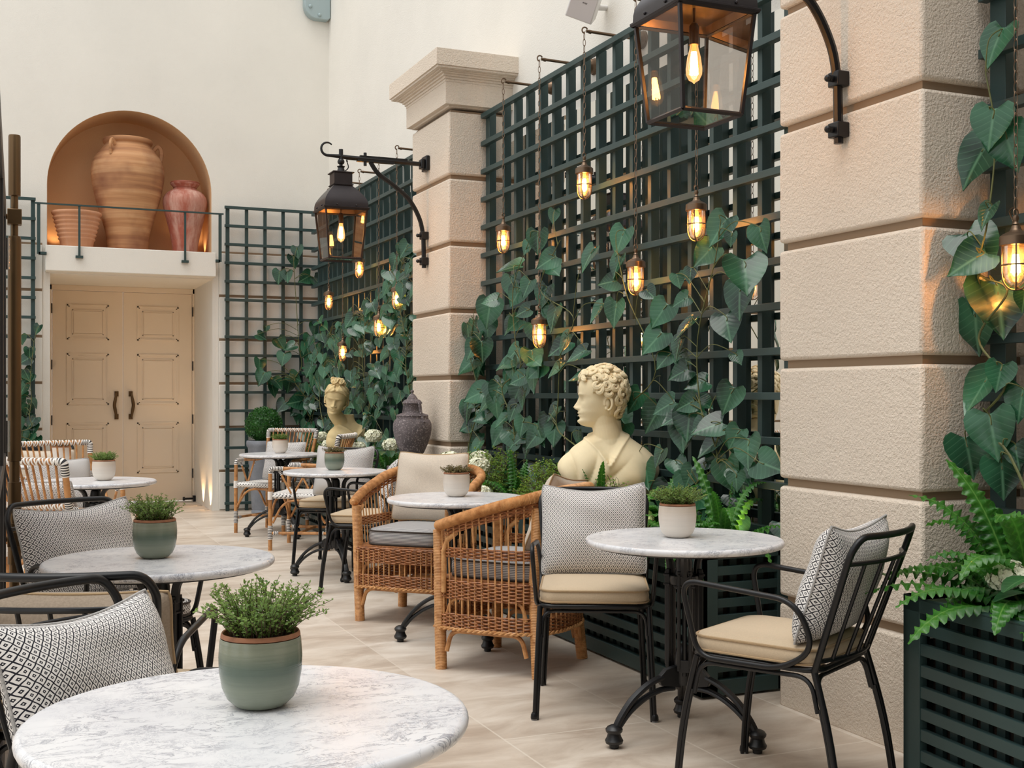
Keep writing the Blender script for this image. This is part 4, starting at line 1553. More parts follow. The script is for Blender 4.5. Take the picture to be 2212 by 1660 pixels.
make_pendant('lit pendant lamp of the far trellis nearest the end wall', 11.539, 2.20, p1)
make_pendant('lit pendant lamp of the far trellis seen just under the hanging lantern', 10.44, 2.42, p1)
make_pendant('lit pendant lamp of the far trellis nearest the far pilaster', 9.324, 2.06, p1)
make_pendant('lit pendant lamp in the middle of the far trellis climber', 9.833, 1.855, p1)
make_pendant('lit pendant lamp hanging lowest on the far trellis, above the farther bust', 11.015, 1.675, p1)
make_pendant('lit pendant lamp cut by the right edge of the picture', 2.835, 1.69, p1)

# ---------------------------------------------------------------- things high on the walls
t = thing('box_speaker', 'white box loudspeaker tilted on the wall above the large trellis', 'speaker', (3.20, 6.30, 3.60))
mt = Matrix.Rotation(R(-38), 4, 'Z') @ Matrix.Rotation(R(28), 4, 'X') @ Matrix.Rotation(R(24), 4, 'Y')
b = MB().box(-.085, .085, -.055, .10, -.085, .085, mt)
b.build('cabinet', MAT['whitebox'], t, bevel=.006)
b = MB().box(-.078, .078, -.060, -.054, -.078, .078, mt)
b.build('grille', MAT['greybox'], t, bevel=.002)
cu = bpy.data.curves.new('logo_lettering', 'FONT')
cu.body, cu.size, cu.extrude, cu.shear, cu.align_x = 'BOSE', .012, .0006, .3, 'CENTER'
cu.materials.append(MAT['iron'])
lo = bpy.data.objects.new('logo_lettering', cu)
COL.objects.link(lo)
bpy.context.view_layer.update()
me = bpy.data.meshes.new_from_object(lo.evaluated_get(bpy.context.evaluated_depsgraph_get()))
bpy.data.objects.remove(lo)
lo = bpy.data.objects.new('logo_lettering', me)
COL.objects.link(lo)
lo.parent = t
lo.matrix_local = mt @ Matrix.Translation((.008, -.0605, .02)) @ Matrix.Rotation(R(90), 4, 'X')
b = MB().tube([(.05, .03, 0), (XR - 3.20, .05, .02)], .018, 10)
b.build('bracket', MAT['whitebox'], t)
t = thing('riveted_fitting', 'pale blue grey riveted wall fitting at the top of the end wall corner', 'wall fitting', (3.22, 13, 5.45))  # fitting of unknown use, holds no lamp
ol = [(-.14, 1.2), (-.14, .16)] + [(-.14 + .14 * (1 - cos(a)), .16 - .155 * sin(a)) for a in [R(d) for d in range(10, 91, 10)]] + [(.12, 0.004), (.155, .03), (.155, 1.2)]
MB().prism([(p, q) for p, q in ol], -.10, -.001, 'y').build('housing', MAT['fittingmetal'], t, bevel=.01)
for x, z in ((-.075, .135), (.03, .05), (-.09, .4)):
    MB().ball((x, -.10, z), .022, 12, 8).build('rivet', MAT['fittingmetal'], t)

# ---------------------------------------------------------------- folded door with long bronze pull at the left
t = thing('folding_door', 'dark metal framed door leaf standing open at the left edge of the picture', 'door', (.013, 4.9, 0), -.6)
m = Matrix.Rotation(R(0), 4, 'Z')
b = MB()
b.box(-.04, .0, -1.82, -1.75, .012, 2.01); b.box(-.04, .0, -.07, 0.0, .012, 2.01); b.box(-.04, .0, -.93, -.86, .012, 2.01)
b.box(-.04, .0, -1.82, 0, .012, .20); b.box(-.04, .0, -1.82, 0, 1.93, 2.01); b.box(-.04, .0, -1.82, 0, 1.0, 1.04)
b.build('leaf_frame', MAT['darkmetal'], t, bevel=.003)
MB().box(-.026, -.02, -1.76, -.06, .19, 1.94).build('pane', MAT['pane'], t, smooth=False)
for z in (.35, 1.1, 1.8):
    MB().tube([(.004, .004, z - .06), (.004, .004, z + .06)], .011, 10).build('hinge', MAT['chrome'], t)
t = thing('pull_handle', 'long vertical bronze pull bar on the door leaf at the left edge', 'door handle', (.043, 4.96, 0))
b = MB()
b.lathe([(0, .42), (.018, .42), (.019, .425), (.019, .60), (.0245, .602), (.0245, .76), (.019, .762), (.019, .80), (.0245, .802), (.0245, .92), (.019, .922), (.019, 1.0), (.0245, 1.002), (.0245, 1.86), (.022, 1.875), (.0135, 1.877), (.0135, 2.03), (.0225, 2.033), (.0225, 2.262), (.021, 2.268), (0, 2.268)], 24)
b.build('bar', MAT['bronze'], t)
for z in (.70, 1.95):
    b = MB()
    b.box(-.026, .026, -.026, .026, z - .03, z + .03)
    b.tube([(-.02, -.0, z), (-.075, -.03, z)], .011, 10)
    b.build('mount', MAT['bronze'], t, bevel=.003)
t = thing('floor_plate', 'small brass floor plate with a steel bolt at the left edge', 'floor plate', (-.13, 4.36, 0))
MB().box(-.16, .10, -.08, .08, 0.0, .006).build('plate', MAT['brass'], t, bevel=.001)
MB().lathe([(0, .006), (.03, .006), (.03, .016), (.024, .02), (.024, .034), (.028, .038), (.028, .046), (0, .048)], 20, (-.01, -.02, 0)).build('bolt', MAT['chrome'], t)
# ---------------------------------------------------------------- busts
G = lambda x, s: exp(-(x / s) ** 2)
def head_grid(b, mt, female=False):
    """closed head with face along +y; chin at z=0, crown at z=1, face half width .33"""
    YF = [(-.04, .20), (-.02, .32), (0, .385), (.03, .425), (.075, .448), (.13, .425), (.19, .435), (.235, .445), (.3, .42), (.4, .412), (.48, .418), (.545, .44), (.6, .447), (.7, .44), (.8, .40), (.87, .33), (.93, .22), (.97, .12), (1., 0)]
    YB = [(-.04, -.10), (0, -.12), (.1, -.16), (.2, -.21), (.3, -.27), (.4, -.325), (.55, -.365), (.7, -.36), (.8, -.33), (.87, -.27), (.93, -.19), (.97, -.11), (1., -.02)]
    W = [(-.04, .09), (0, .13), (.05, .175), (.1, .205), (.2, .255), (.3, .288), (.4, .315), (.5, .325), (.6, .332), (.7, .325), (.8, .29), (.87, .24), (.93, .175), (.97, .10), (1., .01)]
    nu, nv = 120, 130
    def fn(u, v):
        z = -.04 + 1.04 * v
        a = 2 * pi * u
        s, c = sin(a), cos(a)
        yf, yb, w = curve(YF, z), curve(YB, z), curve(W, z)
        sg = 1 if s >= 0 else -1
        if c >= 0:
            fl = .72 if .0 < z < .85 else .85
            x, y = w * sg * abs(s) ** .92, yf * abs(c) ** fl
        else:
            x, y = w * sg * abs(s) ** .92, yb * abs(c) ** .85
        if c > 0:
            ax = abs(x)
            A = lerp([(.235, 0), (.262, .02), (.285, .085), (.318, .122), (.36, .098), (.42, .060), (.49, .022), (.54, .0)], z)
            wn = lerp([(.25, .075), (.30, .062), (.36, .045), (.48, .038)], z)
            y += A * G(x, wn)
            y += .040 * G(ax - .062, .026) * G(z - .296, .026)
            y -= .062 * G(ax - .125, .062) * G(z - .466, .045)
            y += .036 * G(ax - .135, .048) * G(z - .462, .027)
            y += .013 * G(z - .488, .009) * G(ax - .135, .055)
            y += .007 * G(z - .440, .008) * G(ax - .135, .05)
            y += .024 * G(z - .540, .026) * G(ax - .12, .10)
            y += .026 * G(z - .214, .017) * G(x, .085) * (1 - .35 * G(x, .014))
            y -= .022 * G(z - .190, .0075) * G(x, .095)
            y += .026 * G(z - .167, .019) * G(x, .070)
            y -= .012 * G(z - .120, .020) * G(x, .09)
            y += .018 * G(z - .07, .04) * G(x, .085)
            y -= .010 * G(z - .245, .02) * G(x, .014)
            y += .010 * G(z - .34, .07) * G(ax - .2, .07)
        return mt @ V((x, y, z))
    b.grid(nu, nv, lambda u, v: fn(u, v), cu=True)
    k_ = mt.to_scale()[0]
    for s in (1, -1):
        E = []
        for d in range(-100, 215, 15):
            a = R(d)
            E.append(mt @ V((s * (.335 + .05 * (1 + cos(a)) * .5), -.055 - .062 * cos(a), .385 + .112 * sin(a))))
        b.tube(E, [k_ * (.018 + .010 * sin(pi * i / (len(E) - 1))) for i in range(len(E))], 8)
        b.ball(mt @ V((s * .318, -.045, .39)), (.045 * k_, .05 * k_, .08 * k_), 10, 8)
        b.ball(mt @ V((s * .325, -.02, .30)), (.03 * k_, .03 * k_, .035 * k_), 10, 8)
def torso_grid(b, mt, fold, vdir, vw, scale=(1, 1, 1), nu=180, nv=140, thick=False):
    """draped shoulders; z from -1.4 to 0 (neck stump), front along +y"""
    AW = [(-1.42, .44), (-1.3, .52), (-1.15, .63), (-1.0, .73), (-.8, .785), (-.62, .765), (-.48, .69), (-.36, .57), (-.26, .44), (-.18, .33), (-.10, .255), (-.02, .225), (.12, .21)]
    BF = [(-1.42, .24), (-1.3, .30), (-1.15, .36), (-1.0, .41), (-.8, .44), (-.62, .43), (-.48, .39), (-.36, .33), (-.26, .28), (-.18, .24), (-.10, .22), (-.02, .205), (.12, .20)]
    def fn(u, v):
        z = -1.42 + 1.54 * v
        a = 2 * pi * u
        s, c = sin(a), cos(a)
        w, d = curve(AW, z), curve(BF, z)
        sg, cg = (1 if s >= 0 else -1), (1 if c >= 0 else -1)
        x = w * sg * abs(s) ** .85
        y = d * cg * abs(c) ** .85 - .05 * smo(-.6, 0, z)
        nx, ny = s, c
        # bare V at the throat: inside it there is no cloth
        q = vdir * x
        vz = -.62 + (abs(x - .04 * vdir) / vw) * .56
        inside = smo(-.035, .035, z - vz) if c > 0 else smo(-.13, -.07, z)
        if c > 0 and z > -.10:
            inside = max(inside, smo(-.10, -.06, z) * (1 if abs(s) < .5 else smo(.02, .06, z)))
        cl = 1 - inside
        edge = exp(-((z - vz) / (.085 if thick else .055)) ** 2) if c > -.15 else exp(-((z + .115) / .05) ** 2)
        off = cl * (.045 + fold(x, z, c)) + (.050 if thick else .034) * edge * (1 if z < .02 else 0)
        if c > 0:
            off += (1 - cl) * (.012 * exp(-((z + .16 + abs(x) * .35) / .03) ** 2) * smo(.05, .12, abs(x)))
        return mt @ V(((x + nx * off) * scale[0], (y + ny * off) * scale[1], z * scale[2]))
    b.grid(nu, nv, fn, cu=True)
    for v, flip in ((0, 1), (1, 0)):
        ring = [fn(i / nu, v) for i in range(nu)]
        b.add(ring, [tuple(range(nu)) if not flip else tuple(range(nu - 1, -1, -1))])
def neck(b, pts, rad):
    b.tube(spl(pts, 6), [lerp([(i / (len(rad) - 1), r) for i, r in enumerate(rad)], k / ((len(pts) - 1) * 6)) for k in range((len(pts) - 1) * 6 + 1)], 28)
def curl(b, mt, p, n, r, tr, rng, turns=1.1):
    """one carved curl: a fat spiral lock lying on the scalp"""
    n = n.normalized()
    u = n.orthogonal().normalized()
    u = Matrix.Rotation(rng.uniform(0, 2 * pi), 3, n) @ u
    w = n.cross(u)
    sg = rng.choice((1, -1))
    for lane in (-.55, 0, .55):
        pts, rad = [], []
        m = 11
        for i in range(m):
            f = i / (m - 1)
            a = sg * 2 * pi * turns * f
            rr = r * (1 - .62 * f) + lane * tr * (1 - .5 * f)
            pts.append(mt @ (p + u * rr * cos(a) + w * rr * sin(a) + n * (tr * (.15 + .75 * sin(pi * min(1, f * 1.2) * .6)) - abs(lane) * tr * .25)))
            rad.append(tr * .52 * (0.55 + .45 * sin(pi * (.15 + .8 * f))) * mt.to_scale()[0])
        b.tube(pts, rad, 6)
def scalp(z, a):
    YFm, YBm = lerp([(.2, .3), (.45, .42), (.8, .41), (.9, .30), (1., .02)], z), lerp([(.1, -.16), (.3, -.27), (.55, -.365), (.7, -.36), (.85, -.29), (.95, -.15), (1., -.02)], z)
    w = lerp([(.1, .205), (.3, .288), (.5, .325), (.7, .325), (.85, .26), (.95, .14), (1., .01)], z)
    s, c = sin(a), cos(a)
    y = (YFm if c > 0 else YBm) * abs(c) ** .85 * (1 if c > 0 else 1)
    return V((w * (1 if s > 0 else -1) * abs(s) ** .92, y if c > 0 else YBm * abs(c) ** .85, z))

def bust_near():
    S = .298
    base = V((2.90, 5.42, 0))
    t = thing('stone_bust', 'nearer cream stone bust of a curly haired man in profile, draped cloak', 'bust', base)
    zc = 1.10                                        # height of the chin
    H = Matrix.Translation((-.025, .01, zc)) @ Matrix.Rotation(R(66), 4, 'Z') @ Matrix.Scale(S, 4)
    B = Matrix.Translation((0, 0, zc - .01)) @ Matrix.Rotation(R(158), 4, 'Z') @ Matrix.Scale(S, 4)
    def fold(x, z, c):
        if c < -.1:
            return .01 * sin(9 * x + 4 * z)
        # the cloak sweeps from the left shoulder to a gathered knot low on the other side
        r = sqrt((x - .50) ** 2 * .5 + (z + 1.18) ** 2)
        th = math.atan2(z + 1.22, x - .52)
        f = .085 * abs(sin(th * 6.0 + 1.2 * r)) ** .8 * smo(.0, .25, r) * smo(1.15, .35, r)
        f += .075 * abs(sin(5.2 * x - 3.4 * z + .4)) ** 1.4 * smo(-.3, -.9, z) * smo(.1, -.5, x) * .8
        return f + .012 * sin(4 * z + 5 * x)
    b = MB()
    head_grid(b, H)
    nb = lambda *p: H @ V(p)
    neck(b, [nb(0, .02, .22), nb(0, -.02, .02), V((-.005, .0, zc - .07)), V((0, 0, zc - .15))], [.075, .069, .073, .10])
    torso_grid(b, B, fold, 1, .36, thick=True)
    o = b.build('draped_figure', MAT['bust'], t, angle=180)
    m = o.modifiers.new('fuse', 'REMESH')
    m.mode, m.voxel_size, m.use_smooth_shade = 'VOXEL', .0034, True
    rng = random.Random(5)
    b = MB()
    done = []
    tries = 0
    while len(done) < 150 and tries < 6000:
        tries += 1
        z = rng.uniform(.15, 1.0)
        a = rng.uniform(0, 2 * pi)
        p = scalp(z, a)
        ok = (p.y < -.18 and z > .19) or (p.y < .0 and z > .56) or (p.y < .17 and z > .60) or (z > .83 and p.y < .40)
        if not ok or any((p - q).length < .088 for q in done):
            continue
        done.append(p)
        n = (p - V((0, -.02, .55))).normalized()
        curl(b, H, p + n * .035, n, .066 + rng.random() * .02, .052, rng, rng.uniform(.7, 1.15))
    # cap of hair under the curls
    b.grid(48, 24, lambda u, v: H @ (lambda q: q * 1.0 + (q - V((0, -.02, .55))).normalized() * .028)(scalp(.62 + .379 * v, pi / 2 + .45 + (2 * pi - 1.25 - .9 + 1.25) * 0 + u * 2 * pi) if False else scalp(max(.80 if cos(2 * pi * u) > .35 else (.60 if cos(2 * pi * u) > -.25 else .22), .2) + (.998 - max(.80 if cos(2 * pi * u) > .35 else (.60 if cos(2 * pi * u) > -.25 else .22), .2)) * v, 2 * pi * u)), cu=True)
    b.build('curly_hair', MAT['bust'], t, angle=180)
bust_near()

def bust_far():
    S = .285
    base = V((2.82, 10.5, 0))
    t = thing('stone_bust', 'farther yellowed stone bust with hair tied on top, leaning head', 'bust', base)
    zc = 1.09
    H = Matrix.Translation((-.05, -.05, zc)) @ Matrix.Rotation(R(158), 4, 'Z') @ Matrix.Rotation(R(-9), 4, 'Y') @ Matrix.Rotation(R(-10), 4, 'X') @ Matrix.Scale(S, 4)
    B = Matrix.Translation((.095, 0, zc - .045)) @ Matrix.Rotation(R(196), 4, 'Z') @ Matrix.Scale(S * .92, 4)
    def fold(x, z, c):
        if c < -.2:
            return .01 * sin(8 * x)
        q = z * .9 - x * .62
        return .055 * abs(sin(6.2 * q + .6 * x)) ** .9 * smo(-1.15, -.5, z + .5 * x) * smo(.55, -.2, x * .4 + z * .2)
    b = MB()
    head_grid(b, H)
    nb = lambda *p: H @ V(p)
    neck(b, [nb(0, .02, .22), nb(0, -.03, .0), V((.035, .0, zc - .10)), V((.09, 0, zc - .20))], [.070, .062, .066, .10])
    torso_grid(b, B, fold, -1, .55)
    o = b.build('draped_figure', MAT['bust2'], t, angle=180)
    m = o.modifiers.new('fuse', 'REMESH')
    m.mode, m.voxel_size, m.use_smooth_shade = 'VOXEL', .0042, True
    b = MB()
    rng = random.Random(8)
    b.grid(48, 20, lambda u, v: H @ (lambda q: q + (q - V((0, -.02, .55))).normalized() * .03)(scalp((.76 if cos(2 * pi * u) > .45 else (.50 if cos(2 * pi * u) > -.2 else .2)) + (.998 - (.76 if cos(2 * pi * u) > .45 else (.50 if cos(2 * pi * u) > -.2 else .2))) * v, 2 * pi * u)), cu=True)
    # wavy locks swept back from a centre parting
    for s in (1, -1):
        for k in range(11):
            f = k / 10
            P = []
            for i in range(15):
                g = i / 14
                a = s * (.06 + .30 * f + (2.1 - .2 * f) * g)
                z = .80 + .16 * f + .02 * sin(pi * g) - (.38 - .12 * f) * g ** 1.3
                q = scalp(z, a)
                n = (q - V((0, -.02, .55))).normalized()
                P.append(H @ (q + n * (.035 + .012 * sin(g * 19 + k)) + V((0, 0, .012 * cos(g * 19 + k)))))
            b.tube(P, [S * (.034 - .010 * g / 14) for g in range(15)], 6)
    for k in range(26):      # clusters over the ears and nape
        s = rng.choice((1, -1))
        a = s * rng.uniform(1.25, 2.6)
        z = rng.uniform(.20, .56)
        q = scalp(z, a)
        n = (q - V((0, -.02, .5))).normalized()
        curl(b, H, q + n * .02, n, .062, .034, rng, 1.2)
    for k in range(24):      # topknot
        c = V((rng.uniform(-.20, .20), .16 + rng.uniform(-.10, .12), .99 + rng.uniform(0, .13)))
        curl(b, H, c, V((rng.uniform(-.6, .6), .5, .6)), .070, .038, rng, 1.2)
    b.ball(H @ V((0, .14, 1.0)), S * .16, 16, 10)
    b.build('tied_hair', MAT['bust2'], t, angle=180)
bust_far()
LEAVES_MAIN = [(6.63, 2.26, 0.136, 85), (6.73, 2.21, 0.083, 65), (6.43, 2.37, 0.08, 80), (6.35, 2.08, 0.132, 30), (6.51, 2.03, 0.107, 150), (5.81, 2.06, 0.139, 60), (5.59, 2.14, 0.142, 70), (7.02, 2.1, 0.153, 10), (7.13, 2.03, 0.145, 100), (6.98, 1.94, 0.133, 70), (6.77, 1.97, 0.111, 70), (7.2, 1.89, 0.107, 10), (7.41, 1.88, 0.18, 85), (6.8, 1.8, 0.102, 20), (7.1, 1.75, 0.115, 60), (6.53, 1.91, 0.135, 80), (6.36, 1.77, 0.149, 80), (6.49, 1.78, 0.152, 55), (6.75, 1.69, 0.138, 100), (5.83, 1.76, 0.123, 65), (5.64, 1.75, 0.135, 80), (5.66, 1.88, 0.104, 10), (5.63, 2.0, 0.119, 80), (7.58, 1.67, 0.153, 70), (7.59, 1.61, 0.133, 65), (6.95, 1.5, 0.17, 20), (7.64, 1.48, 0.154, 70), (6.64, 1.41, 0.155, 100), (7.1, 1.4, 0.125, 90), (6.31, 1.57, 0.14, 40), (6.13, 1.6, 0.128, 60), (5.97, 1.51, 0.125, 30), (6.01, 1.38, 0.109, 20), (6.3, 1.44, 0.113, 50), (7.53, 1.28, 0.162, 25), (7.34, 1.23, 0.119, 50), (7.21, 1.23, 0.146, 90), (6.92, 1.19, 0.123, 70), (7.11, 1.12, 0.125, 40), (6.79, 1.1, 0.121, 85), (6.43, 1.18, 0.106, 50), (6.79, 1.27, 0.111, 90), (7.64, 1.09, 0.123, 60), (7.38, 1.1, 0.099, 10), (4.35, 1.84, 0.175, 108), (4.4, 1.74, 0.157, 95), (4.51, 1.61, 0.133, 112), (4.91, 1.73, 0.085, 30), (5.08, 1.7, 0.132, 60), (5.22, 1.79, 0.082, 135), (4.93, 1.84, 0.071, 100), (4.83, 1.86, 0.077, 95), (4.57, 2.06, 0.142, 62), (4.72, 1.95, 0.124, 55), (4.46, 1.98, 0.059, 90), (4.82, 1.61, 0.126, 55), (4.89, 1.52, 0.107, 80), (4.93, 1.45, 0.093, 140), (5.1, 1.56, 0.139, 55), (5.06, 1.46, 0.102, 50), (4.88, 1.38, 0.106, 30), (4.81, 1.32, 0.105, 20), (4.53, 1.28, 0.127, 68), (4.85, 1.23, 0.099, 160), (5.36, 1.26, 0.122, 55), (5.24, 1.18, 0.142, 62), (5.06, 1.22, 0.117, 30), (4.91, 1.16, 0.107, 30), (4.31, 1.99, 0.116, 100), (4.47, 1.44, 0.06, 120), (4.62, 1.05, 0.129, 45), (4.62, 0.97, 0.102, 95), (4.53, 0.94, 0.14, 102), (4.38, 1.05, 0.137, 100), (5.06, 0.98, 0.095, 70), (4.79, 0.9, 0.098, 70), (4.51, 1.08, 0.093, 90), (4.67, 0.94, 0.075, 20), (4.92, 1.07, 0.107, 80), (4.42, 0.9, 0.079, 100), (7.18, 1.03, 0.146, 60), (6.75, 0.96, 0.111, 80), (6.47, 1.05, 0.116, 90), (6.67, 1.06, 0.146, 110)]
LEAVES_RIGHT = [(2.97, 2.48, 0.129, 70), (3.04, 2.11, 0.165, 62), (2.93, 2.19, 0.128, 85), (2.91, 2.12, 0.133, 100), (2.94, 1.88, 0.083, 65), (3.06, 1.8, 0.16, 125), (2.99, 1.73, 0.129, 30), (2.98, 1.62, 0.191, 102), (3.08, 1.55, 0.161, 88), (2.99, 1.32, 0.158, 68), (2.94, 1.18, 0.145, 100), (3.05, 1.1, 0.131, 100), (2.92, 1.03, 0.122, 95), (2.9, 1.35, 0.088, 90), (2.85, 1.27, 0.109, 80), (3.02, 1.61, 0.085, 80), (2.86, 1.59, 0.065, 90), (2.88, 1.09, 0.082, 100)]
LEAVES_BACK = [(2.97, 2.87, 0.128, 90), (2.92, 2.77, 0.136, 75), (2.78, 2.6, 0.144, 100), (2.85, 2.59, 0.119, 90), (3.11, 2.57, 0.154, 150), (3.17, 2.54, 0.154, 45), (2.55, 1.91, 0.109, 30), (2.64, 2.0, 0.067, 100), (2.76, 1.86, 0.135, 60), (2.92, 1.8, 0.127, 160), (3.08, 1.76, 0.179, 75), (2.82, 1.7, 0.144, 105), (2.56, 1.63, 0.134, 95), (2.6, 1.49, 0.16, 115), (2.7, 1.44, 0.11, 100), (2.72, 1.41, 0.127, 50), (2.89, 1.47, 0.136, 30), (2.89, 1.4, 0.136, 100), (2.69, 1.35, 0.135, 75), (3.01, 1.19, 0.187, 170), (2.83, 1.17, 0.144, 130), (3.07, 1.14, 0.179, 95), (3.18, 2.03, 0.137, 100), (3.08, 1.25, 0.154, 120), (3.2, 1.41, 0.171, 80), (3.07, 1.29, 0.154, 60), (3.22, 1.17, 0.172, 100), (3.0, 1.07, 0.153, 110), (3.25, 1.11, 0.189, 90), (3.0, 1.12, 0.153, 140), (3.2, 1.03, 0.171, 100), (3.03, 1.01, 0.153, 80), (3.32, 1.23, 0.189, 120), (3.29, 1.37, 0.189, 80), (3.02, 1.37, 0.136, 100), (3.12, 1.52, 0.171, 70), (3.3, 1.55, 0.189, 110), (3.22, 1.69, 0.154, 80), (3.12, 1.9, 0.137, 110)]
# ---------------------------------------------------------------- heart leaves and climbers
ED = [(.11, .06), (.30, -.055), (.45, .01), (.525, .16), (.52, .34), (.445, .53), (.31, .71), (.14, .875), (.0, 1.05)]
MD = [.11, .13, .18, .27, .40, .55, .72, .88, 1.05]
def heart(b, p, d, n, L, rng, w=1., curl_=None):
    """heart shaped leaf: base p, tip direction d, face normal n, length L"""
    d = V(d).normalized()
    n = V(n)
    n = (n - d * n.dot(d))
    n = n.normalized() if n.length > 1e-4 else d.orthogonal().normalized()
    s = d.cross(n)
    cv = rng.uniform(.02, .18) if curl_ is None else curl_
    fold = rng.uniform(.03, .24)
    ph = rng.uniform(0, 6)
    vs, uv = [], []
    for (ex, ey), my in zip(ED, MD):
        for t in (-1, -.5, 0, .5, 1):
            x = ex * t * w * .92
            y = my + (ey - my) * abs(t) ** 1.4
            z = fold * abs(x) - cv * y * y + .018 * sin(9 * y + ph) * t * t + (.05 * (1 - (abs(t) - .5) ** 2 * 4) * -.5 if abs(t) == .5 else 0)
            vs.append(V(p) + (s * x + d * (y - .11) + n * z) * L)
            uv.append((x * 1.1, y))
    fs = [(j * 5 + i, j * 5 + i + 1, j * 5 + i + 6, j * 5 + i + 5) for j in range(8) for i in range(4)]
    b.add(vs, fs, uv)
def climber(label, leaves, plane, axis, root, seed, out=(-1, 0, 0), group='philodendron climbers', rr=.0045):
    """leaves: list of (a, z, length, tip angle [deg, 90 = down, 0 = towards +a]); a runs along the trellis"""
    rng = random.Random(seed)
    t = thing('philodendron_climber', label, 'climbing plant', (0, 0, 0), 0, group)
    lf, st = MB(), MB()
    out = V(out)
    along = V((0, 1, 0)) if axis == 'y' else V((1, 0, 0))
    pts = []
    for a, z, L, ang in leaves:
        dep = rng.uniform(.02, .11)
        p = (V((plane, a, z)) if axis == 'y' else V((a, plane, z))) + out * dep
        ca = cos(R(ang))
        if axis == 'y':
            lat = (out * .8 + along * .6) * ca if ca > 0 else (along * 1.5 + out * .2) * ca
            n = out * rng.uniform(.5, 1.) - along * rng.uniform(.0, 1.1) + V((0, 0, rng.uniform(.0, 1.15)))
        else:
            lat = along * ca
            n = out + along * rng.uniform(-.8, .5) + V((0, 0, rng.uniform(.0, 1.1)))
        d = lat + V((0, 0, -1)) * sin(R(ang)) + out * rng.uniform(-.05, .3)
        L *= 1.18
        heart(lf, p - d.normalized() * L * .1, d, n, L, rng)
        pts.append((p, d, L))
    # one twining main stem through the leaf bases, petioles to each leaf
    pts.sort(key=lambda q: q[0].z)
    main = [V(root)]
    step = max(1, len(pts) // 7)
    for i in range(0, len(pts), step):
        grp = pts[i:i + step]
        c = sum((g[0] for g in grp), V((0, 0, 0))) / len(grp)
        c = c - out * (c - V(root)).dot(out) * .6
        main.append(c + along * rng.uniform(-.06, .06))
    M_ = spl(main, 7)
    st.tube(M_, [rr * (1.15 - .6 * i / (len(M_) - 1)) for i in range(len(M_))], 6)
    for p, d, L in pts:
        k = min(range(len(M_)), key=lambda i: (M_[i] - p).length + .35 * max(0, M_[i].z - p.z))
        q = M_[k]
        if (q - p).length > .5:
            q = p - out * .05 + V((0, 0, -.12)) + along * rng.uniform(-.1, .1)
        mid = (p + q) / 2 + V((0, 0, .02 + .12 * (p - q).length)) + out * .02
        st.tube(spl([q, mid, p - d.normalized() * .01, p + d.normalized() * .12 * L], 4), rr * .5, 5, False, False)
        if rng.random() < .35:
            e = q + V((rng.uniform(-.03, .03), rng.uniform(-.06, .06), rng.uniform(-.08, .04)))
            st.tube([q, (q + e) / 2 + V((0, 0, .01)), e], rr * .3, 4, False, False)
    st.build('stems', MAT['stem'], t)
    lf.build('leaves', MAT['philo'], t, angle=180)
    return t

# leaves of the large trellis: y along the wall, height, length, tip angle (0 = away from the viewer)
from_photo = LEAVES_MAIN
bands = [(7.35, 9.9, 'climber at the far end of the large trellis, hanging over the far pilaster edge'),
         (6.55, 7.35, 'climber left of the middle of the large trellis around the lowest pendant lamp'),
         (5.75, 6.55, 'climber in the middle of the large trellis, reaching highest behind the bust'),
         (5.0, 5.75, 'climber on the large trellis right of the bust, under the lamp above it'),
         (3.0, 5.0, 'climber with the biggest heart leaves at the near end of the large trellis')]
frng = random.Random(77)
for i, (ya, yb, lab) in enumerate(bands):
    L = [q for q in from_photo if ya <= q[0] < yb]
    extra = []
    for k in range([30, 22, 12, 18, 22][i]):
        y = frng.uniform(max(ya, 4.1), min(yb, 7.8))
        z = .68 + (1.1 if i < 2 else .6 if i == 4 else .5) * frng.random() ** 1.15
        extra.append((y, z, frng.uniform(.09, .15), frng.choice((60, 90, 120, 150, 100, 30)) + frng.uniform(-20, 20)))
    climber(lab, L + extra, 3.11, 'y', (3.0, sum(q[0] for q in L) / max(1, len(L)), .57), 11 + i)
# dense climbers of the far trellis
def fill(n, ya, yb, zf, rng, la=.08, lb=.135):
    out = []
    for k in range(n):
        y = rng.uniform(ya, yb)
        z = .62 + (zf(y) - .62) * rng.random() ** .85
        out.append((y, z, rng.uniform(la, lb), rng.choice((60, 80, 95, 110, 130, 150)) + rng.uniform(-20, 20)))
    return out
r_ = random.Random(3)
for i, (ya, yb, n, top, lab) in enumerate(((8.72, 9.7, 100, 2.45, 'thick climber on the far trellis right beside the far pilaster'),
                                     (9.7, 10.9, 95, 2.15, 'thick climber in the middle of the far trellis behind the farther bust'),
                                     (10.9, 12.7, 100, 1.95, 'thick climber at the end wall corner of the far trellis'))):
    climber(lab, fill(n, ya, yb, lambda y, t=top: t + .12 * sin(7 * y), r_), 3.10, 'y', (3.0, (ya + yb) / 2, .57), 31 + i)
# end wall, right of the door
back = LEAVES_BACK
climber('climber with scattered leaves on the end wall trellis right of the door', back, 12.84, 'x', (2.95, 12.7, .57), 41, (0, -1, 0), rr=.006)
backl = [(r_.uniform(.12, .34), z, r_.uniform(.09, .14), r_.uniform(40, 150)) for z in [1.95, 1.85, 1.72, 1.62, 1.5, 1.46, 1.38, 1.3, 1.22, 1.15, 1.1, 1.02, .96, .9, .85, .8, .95, 1.05, 1.2, 1.35, .78, .88, .92, 1.0, .76, .82, .86, .9]]
climber('climber on the end wall trellis left of the door, rising from a black trough', backl, 12.84, 'x', (.18, 12.6, .70), 42, (0, -1, 0))
climber('climber with large glossy leaves at the right edge of the picture beside the near pilaster', LEAVES_RIGHT, 3.10, 'y', (3.0, 2.6, .57), 43)

